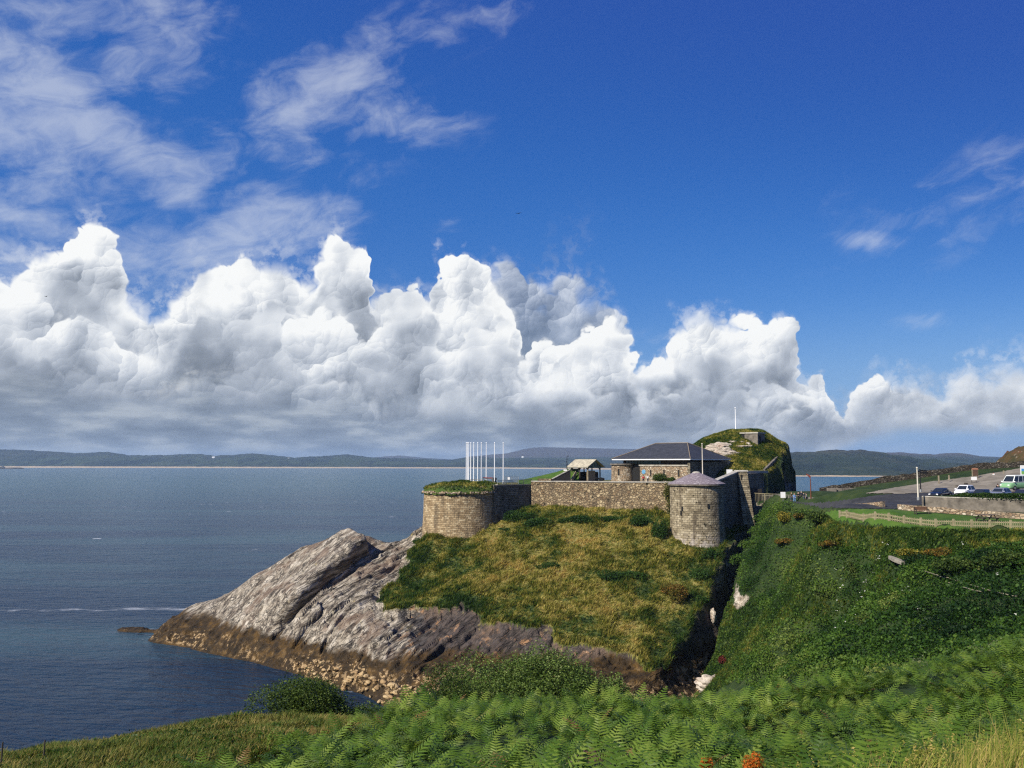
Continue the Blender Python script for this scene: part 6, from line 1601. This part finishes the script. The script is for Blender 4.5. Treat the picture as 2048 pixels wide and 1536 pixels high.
car('parked_car', 'silver grey car in front of the green and white minibus', 'car', car_at(2000, 975.5, 125.5, 1.46), HD, 4.3, 1.76, 1.46, paint('silver_paint', (.36, .38, .42), .5), .90, .82, hatch_cab, GC)
car('parked_car', 'dark maroon car at the right edge of the photo beside the silver car', 'car', car_at(2044, 979, 124, 1.44), HD, 4.3, 1.76, 1.44, paint('maroon_paint', (.035, .015, .03)), .90, .82, hatch_cab, GC)
car('minibus', 'green and white minibus parked behind the cars at the right edge', 'minibus', car_at(2031, 950, 136, 2.4), R(205), 5.6, 2.05, 2.4, paint('bus_white', (.74, .78, .72), 0), 1.30, 1.12, (2.0, 1.2, -2.4, -2.62), None, lower_m=paint('bus_green', (.22, .42, .20), 0), tall=True)

# ------------------------------------------------------------------ people
M_SKIN = plain('skin', (.46, .29, .21), .6, var=.05)
def skin_obj(name, verts, edges, radii, m, parent, root=0):
    me = bpy.data.meshes.new(name); me.from_pydata(verts, edges, [])
    o = link(name, me, m, parent)
    sk = o.modifiers.new('skin', 'SKIN'); sk.use_smooth_shade = True
    for i, r in enumerate(radii):
        d = me.skin_vertices[0].data[i]; d.radius = (r, r) if not isinstance(r, tuple) else r; d.use_root = (i == root)
    o.modifiers.new('smooth', 'SUBSURF').render_levels = 2
    return o
def person(px, feet, Y, label, top_m, leg_m, hair_m, rz=0.0, stride=.12, bend=.15, h=1.72, group=None, z=None):
    x, y, zz = U(px, feet, Y)
    t = empty('person', (x, y, zz if z is None else z), rz); tag(t, label, 'person', group); k = h / 1.75
    J = {}
    V = lambda *a: tuple(c * k for c in a)
    vs = [V(0, 0, .95), V(0, .0, 1.15), V(0, .0, 1.38), V(0, -.01, 1.50), V(0, -.02, 1.60), V(0, -.03, 1.70)]
    rd = [(.15, .11), (.14, .10), (.17, .10), (.055, .055), (.085, .095), (.06, .07)]; ed = [(0, 1), (1, 2), (2, 3), (3, 4), (4, 5)]
    vs.append(V(0, -.13, 1.60)); rd.append(.02); ed.append((4, 6))               # nose
    for s in (-1, 1):
        i = len(vs); st2 = stride * s
        vs += [V(s * .20, 0, 1.40), V(s * .26, .02, 1.14), V(s * .25, -bend, .92), V(s * .245, -bend - .02, .85)]; rd += [.055, .045, .033, .03]
        ed += [(2, i), (i, i + 1), (i + 1, i + 2), (i + 2, i + 3)]
        for f_ in range(4):                                                     # fingers and thumb
            j = len(vs); vs.append(V(s * .245 + (f_ - 1.5) * .004, -bend - .035 + f_ * .018, .77 + abs(f_ - 1.4) * .008)); rd.append(.009); ed.append((i + 3, j))
        j = len(vs); vs.append(V(s * .225, -bend - .06, .82)); rd.append(.010); ed.append((i + 3, j))
        i = len(vs)
        vs += [V(s * .09, 0, .90), V(s * .10, -st2 * .5 - .02, .50), V(s * .10, -st2 + .02, .09), V(s * .11, -st2 - .13, .04)]; rd += [.085, .06, .042, .04]
        ed += [(0, i), (i, i + 1), (i + 1, i + 2), (i + 2, i + 3)]
    skin_obj('body', vs, ed, rd, M_SKIN, t)
    vs = [V(0, 0, .92), V(0, 0, 1.15), V(0, 0, 1.40), V(0, -.01, 1.47)]; rd = [(.19, .15), (.18, .14), (.205, .135), (.10, .09)]; ed = [(0, 1), (1, 2), (2, 3)]
    for s in (-1, 1):
        i = len(vs); vs += [V(s * .205, 0, 1.40), V(s * .265, .02, 1.14), V(s * .252, -bend * .9, .93)]; rd += [.075, .062, .05]; ed += [(2, i), (i, i + 1), (i + 1, i + 2)]
    skin_obj('jacket', vs, ed, rd, top_m, t)
    vs = [V(0, 0, .95)]; rd = [(.17, .13)]; ed = []
    for s in (-1, 1):
        i = len(vs); st2 = stride * s
        vs += [V(s * .09, 0, .86), V(s * .10, -st2 * .5 - .02, .50), V(s * .10, -st2 + .02, .12)]; rd += [.105, .08, .062]; ed += [(0, i), (i, i + 1), (i + 1, i + 2)]
    skin_obj('trousers', vs, ed, rd, leg_m, t)
    for s in (-1, 1):
        st2 = stride * s
        MB().box(*(c * k for c in (s * .10 - .05, s * .10 + .05, -st2 - .19, -st2 + .08, -.01, .10)), inset=.015 * k).build('shoe', M_BLACKM, t)
    bm = bmesh.new(); bmesh.ops.create_uvsphere(bm, u_segments=12, v_segments=8, radius=.115 * k)
    for v in bm.verts: v.co = Vector((v.co.x * .92, v.co.y + .012 * k, v.co.z * .95 + 1.675 * k))
    me = bpy.data.meshes.new('hair'); bm.to_mesh(me); bm.free(); link('hair', me, hair_m, t, True)
    return t
c_red = plain('red_cloth', (.52, .035, .05), .8); c_wht = plain('white_cloth', (.62, .62, .60), .8); c_nav = plain('navy_cloth', (.02, .028, .05), .85); c_blk = plain('black_cloth', (.012, .012, .014), .85)
c_blu = plain('light_blue_cloth', (.16, .30, .55), .8); c_jean = plain('denim', (.05, .075, .13), .85); c_gry = plain('grey_cloth', (.2, .2, .21), .85); c_brn = plain('brown_cloth', (.12, .07, .04), .85)
hr_d = plain('dark_hair', (.025, .018, .014), .7); hr_l = plain('fair_hair', (.26, .17, .08), .7); hr_g = plain('grey_hair', (.4, .39, .37), .7)
person(1287, 966, 184.6, 'person in a red jacket and dark trousers walking behind the long fort wall', c_red, c_nav, hr_d, R(200))
person(1295.5, 965.6, 184.8, 'person in a white top and dark trousers beside the red jacket', c_wht, c_nav, hr_d, R(170), stride=.2)
zb_ = 28.55
person(1583, 1000, 166.5, 'person in brown with fair hair leaning at the bridge railing', c_brn, c_jean, hr_l, R(60), z=zb_)
person(1589, 1003, 164, 'person in light blue standing by the bridge railing', c_blu, c_blu, hr_l, R(20), z=zb_ - .1)
person(1597, 999, 165.0, 'person in black, left one of the dark clothed group at the bridge', c_blk, c_blk, hr_d, R(150), z=zb_ + .2)
person(1603, 999, 166.0, 'person in black with a white collar in the middle of the group at the bridge', c_nav, c_blk, hr_g, R(200), z=zb_ + .25)
person(1608, 1001, 164.0, 'person in navy, right of centre in the group at the bridge', c_nav, c_jean, hr_d, R(90), z=zb_ + .1)
person(1613, 1003, 162.0, 'person in grey and black nearest the rust red post', c_gry, c_blk, hr_d, R(250), z=zb_)
person(1988, 962, 166, 'person in white walking on the gravel verge by the dry stone wall', c_wht, c_gry, hr_d, R(100), stride=.25)
person(1996, 983, 135, 'person in black standing left of the minibus bonnet', c_blk, c_blk, hr_d, R(180), z=30.95)
person(2014, 983, 135.5, 'person in black standing in front of the minibus windscreen', c_blk, c_blk, hr_d, R(150), z=30.95)

# ------------------------------------------------------------------ car park furniture
x, y, z = U(1948, 957, 160); g_ = float(mz(x, y))
t = empty('low_sign', (x, y, g_)); tag(t, 'small blank white sign board on short legs beside the dry stone wall', 'sign')
MB().box(-.52, .52, -.04, .04, z - g_ - .3, z - g_ + .3).build('board', M_WHITE, t)
for s in (-.4, .4): MB().bar((s, .06, -.1), (s, .06, z - g_ + .1), .08).build('leg', M_TIMBDK, t)
x, y, z = U(1949, 944, 165); g_ = float(mz(x, y))
t = empty('timber_display', (x, y, g_)); tag(t, 'brown timber display frame with an orange top behind the small white sign', 'display')
MB().box(-.35, .55, -.12, .12, .6, z - g_ + .45).build('panel', plain('brown_panel', (.10, .06, .04), .85), t)
for s in (-.45, .6): MB().bar((s, 0, -.2), (s, 0, z - g_ + .5), .12).build('post', M_TIMBER, t)
MB().hull([(-.5, -.2, z - g_ + .46), (.7, -.2, z - g_ + .46), (.7, .2, z - g_ + .46), (-.5, .2, z - g_ + .46)], [(-.4, -.04, z - g_ + .75), (.6, -.04, z - g_ + .75), (.6, .04, z - g_ + .75), (-.4, .04, z - g_ + .75)]).build('roof', plain('orange_tile', (.26, .12, .07), .8), t)
x, y, z = U(1922, 969, 158)
t = empty('stone_trough', (x, y, float(mz(x, y)))); tag(t, 'low stone planter with a dark box at one end on the gravel verge', 'planter')
MB().box(-1.1, 1.1, -.3, .3, -.1, .32, inset=.04).build('trough', M_OLDCONC, t); MB().box(.7, 1.15, -.35, .35, .33, .72, inset=.05).build('box', M_TIMBDK, t)
for px, p0, p1, lb in ((1878, 951, 972, 'pale wooden post against the dry stone wall, left of the white sign'), (2008, 941, 956, 'pale wooden post near the right end of the dry stone wall'), (1898, 950, 957, 'thin grey post beyond the dry stone wall')):
    a_, b_ = U(px, p1, 166), U(px, p0, 166); m_ = MB(); m_.box(-.11, .11, -.11, .11, -.3, b_[2] - a_[2], inset=.01)
    o = m_.build('wooden_post', M_TIMBER); o.location = a_; tag(o, lb, 'post')
x, y, z = U(2047, 941, 140)
t = empty('tourist_sign', (x, y, float(mz(x, y)))); h = z - float(mz(x, y)); tag(t, 'tall white sign with blue and green panels at the right edge', 'sign')
MB().box(-.5, 1.1, -.05, .05, h - .85, h + .85).build('board', M_WHITE, t)
MB().box(-.38, 1.0, -.075, -.052, h - .1, h + .3).build('panel', plain('sign_sky', (.08, .30, .60), .5), t); MB().box(-.38, 1.0, -.075, -.052, h - .6, h - .12).build('panel', plain('sign_leaf', (.18, .40, .10), .5), t)
for s in (-.3, .9): MB().bar((s, .08, -.3), (s, .08, h + .6), .1).build('post', M_STEEL, t)

# ------------------------------------------------------------------ path edging and slab on the bank
M_EDGE = plain('path_edging', (.22, .20, .14), .9, var=.3)
t = empty('path_edging'); tag(t, 'thin pale edging of a footpath crossing the bramble bank', 'path edging')
for pl_ in ([(1850, 1151), (1880, 1162), (1930, 1177), (1990, 1195), (2060, 1212)], [(1890, 1174), (1935, 1188), (1975, 1199)]):
    pts = []
    for a_, b_ in zip(pl_[:-1], pl_[1:]):
        for k in range(6):
            q = hit(a_[0] + (b_[0] - a_[0]) * k / 6, a_[1] + (b_[1] - a_[1]) * k / 6 + 7, 'm', 60); pts.append((q[0], q[1], q[2] + .78))
    MB().tube(pts, .04, 5).build('edging', M_EDGE, t)
p, q = Vector(hit(1783, 1126, 'm', 60)), Vector(hit(1816, 1140, 'm', 60))
m_ = MB(); d = (q - p); sd = Vector((d.y, -d.x, 0)).normalized() * .75; up_ = Vector((0, 0, .72))
for u0, u1 in ((0, .52), (.55, 1)):
    a_, b_ = p.lerp(q, u0) + up_, p.lerp(q, u1) + up_
    lo = [tuple(a_ - Vector((0, 0, .3))), tuple(a_ + sd * u1 - Vector((0, 0, .3))), tuple(b_ + sd - Vector((0, 0, .3))), tuple(b_ - Vector((0, 0, .3)))]
    m_.hull(lo, [(v[0], v[1], v[2] + .36) for v in lo])
tag(m_.build('concrete_slab', plain('slab_concrete', (.27, .245, .195), .9, var=.3), bevel=.03), 'flat pale concrete slab lying in the brambles at the path end', 'slab')

# ------------------------------------------------------------------ rocks
outcrop('boulder', (BIGROCK[0], BIGROCK[1], float(mz(BIGROCK[0], BIGROCK[1])) + .3), 2.3, 1.6, 1.5, 'big pale boulder at the ravine mouth beside the bracken', M_PALE, 71)
x, y, z = hit(1482, 1205, 'm', 60); outcrop('bank_crag', (x, y, z - .6), .6, .7, 1.7, 'upright pale crag sticking out of the bank above the ravine', M_PALE, 73)
x, y, z = hit(1420, 1255, 'h', 126)
outcrop('ravine_rock', (U(1416, 1212, 147)[0] + .8, 147, U(1416, 1212, 147)[2] - 1.5), 0.6, 0.7, 1.2, 'sunlit broken rock inside the dark ravine', M_PALE, 75)
x, y, z = hit(1437, 1258, 'm', 60); outcrop('small_rock', (x, y, z + .2), .5, .4, .4, 'small white rock on the grassy edge of the ravine', M_PALE, 77)
# barnacled boulders along the shore
M_SHORE = mat('shore_rock', lambda n: (lambda p: principled(n, n.mix(n.step(n.noise(p, 1.3, 4., .6), .48, .56), n.mix(island(n), (.30, .19, .085), (.46, .34, .18)), (.045, .028, .010)), .85, 0, .2, bump(n, n.noise(p, 3., 4., .6), .7, .08)))(pos(n)))
ico = bmesh.new(); bmesh.ops.create_icosphere(ico, subdivisions=2, radius=1.0); iv = np.array([v.co[:] for v in ico.verts]); if_ = np.array([[v.index for v in f.verts] for f in ico.faces]); ico.free()
x = RNG.uniform(-60, 24, 9000); y = RNG.uniform(122, 170, 9000); z = hz(np.clip(x, -85, 75), np.maximum(y, 124.5)); px, py = proj(x, y, z)
dens = np.interp(px, [300, 560, 620, 860, 950, 1340], [.03, .06, .70, .60, .22, .2])
k = (z > .05) & (z < 2.6) & (RNG.uniform(0, 1, 9000) < dens)
x, y, z, px = x[k], y[k], z[k], px[k]; n_ = len(x); print('shore rocks', n_)
sz = RNG.uniform(.18, .5, n_) * np.interp(px, [300, 600, 700, 900, 1300], [.55, .8, 1.5, 1.3, 1.0])
V_ = []; ang = RNG.uniform(0, 6.28, n_)
for i in range(n_):
    d = 1 + (fbm(iv[:, 0] * 1.5 + i, iv[:, 1] * 1.5 + iv[:, 2], i % 50, 2) - .5) * 1.1
    q = iv * d[:, None] * sz[i] * [1.5, .9, .62]; c_, s_ = math.cos(ang[i]), math.sin(ang[i])
    V_.append(np.c_[q[:, 0] * c_ - q[:, 1] * s_ + x[i], q[:, 0] * s_ + q[:, 1] * c_ + y[i], q[:, 2] + z[i]])
v = np.concatenate(V_); f = (if_[None] + (np.arange(n_) * len(iv))[:, None, None]).reshape(-1, 3)
tag(link('shore_rocks', np_mesh('shore_rocks', v, f), M_SHORE), 'tan barnacled boulders among dark weed along the shore', 'rocks', kind='stuff')

# old fence posts at the slope edge, bottom left
for px, p0, p1, Y, lb in ((88, 1480, 1500, 37, 'thin dark fence post on the slope edge near the left corner'), (3, 1484, 1515, 35, 'thin dark fence post at the very left edge of the photo')):
    a_, b_ = U(px, p1, Y), U(px, p0, Y); m_ = MB(); m_.tube([(0, 0, -.4), (.02, 0, b_[2] - a_[2])], .03, 6); o = m_.build('fence_post', M_TIMBDK); o.location = a_; tag(o, lb, 'post')

# birds
def bird(px, py, Y, lb, s=1.0):
    t = empty('bird', U(px, py, Y), R(70)); tag(t, lb, 'bird')
    b = MB().tube([(-.26 * s, 0, 0), (-.1 * s, 0, .01), (.08 * s, 0, .02), (.2 * s, 0, .03), (.27 * s, 0, .02)], [.012 * s, .055 * s, .07 * s, .045 * s, .01 * s], 8).build('body', c_blk, t, True)
    for sg in (-1, 1):
        m_ = MB(); w0 = [(.10 * s, sg * .05 * s, .03 * s), (.13 * s, sg * .32 * s, .13 * s), (.02 * s, sg * .66 * s, .07 * s), (-.05 * s, sg * .30 * s, .11 * s), (-.09 * s, sg * .05 * s, .03 * s)]
        if sg > 0: w0 = w0[::-1]
        m_.hull(w0, [(a_, b_, c_ + .012) for a_, b_, c_ in w0]); m_.build('wing', c_blk, t)
bird(1037.5, 427, 150, 'small dark bird flying in the clear blue sky above the fort'); bird(92, 593, 190, 'tiny dark bird against the grey cloud on the left')

# ------------------------------------------------------------------ haze
hz_m = bpy.data.materials.new('haze_air'); hz_m.use_nodes = True; nt = NT(hz_m.node_tree)
pv = nt.n('ShaderNodeVolumePrincipled'); nt.put(pv.inputs['Color'], (.50, .72, 1.0)); pv.inputs['Density'].default_value = 6.0e-5; pv.inputs['Anisotropy'].default_value = 0.0
nt.t.links.new(pv.outputs[0], nt.n('ShaderNodeOutputMaterial').inputs['Volume'])
o = MB().box(-16500, 16500, -300, 16500, -6, 225).build('haze', hz_m); tag(o, 'thin blue air over the water and the far hills', 'haze', kind='stuff')
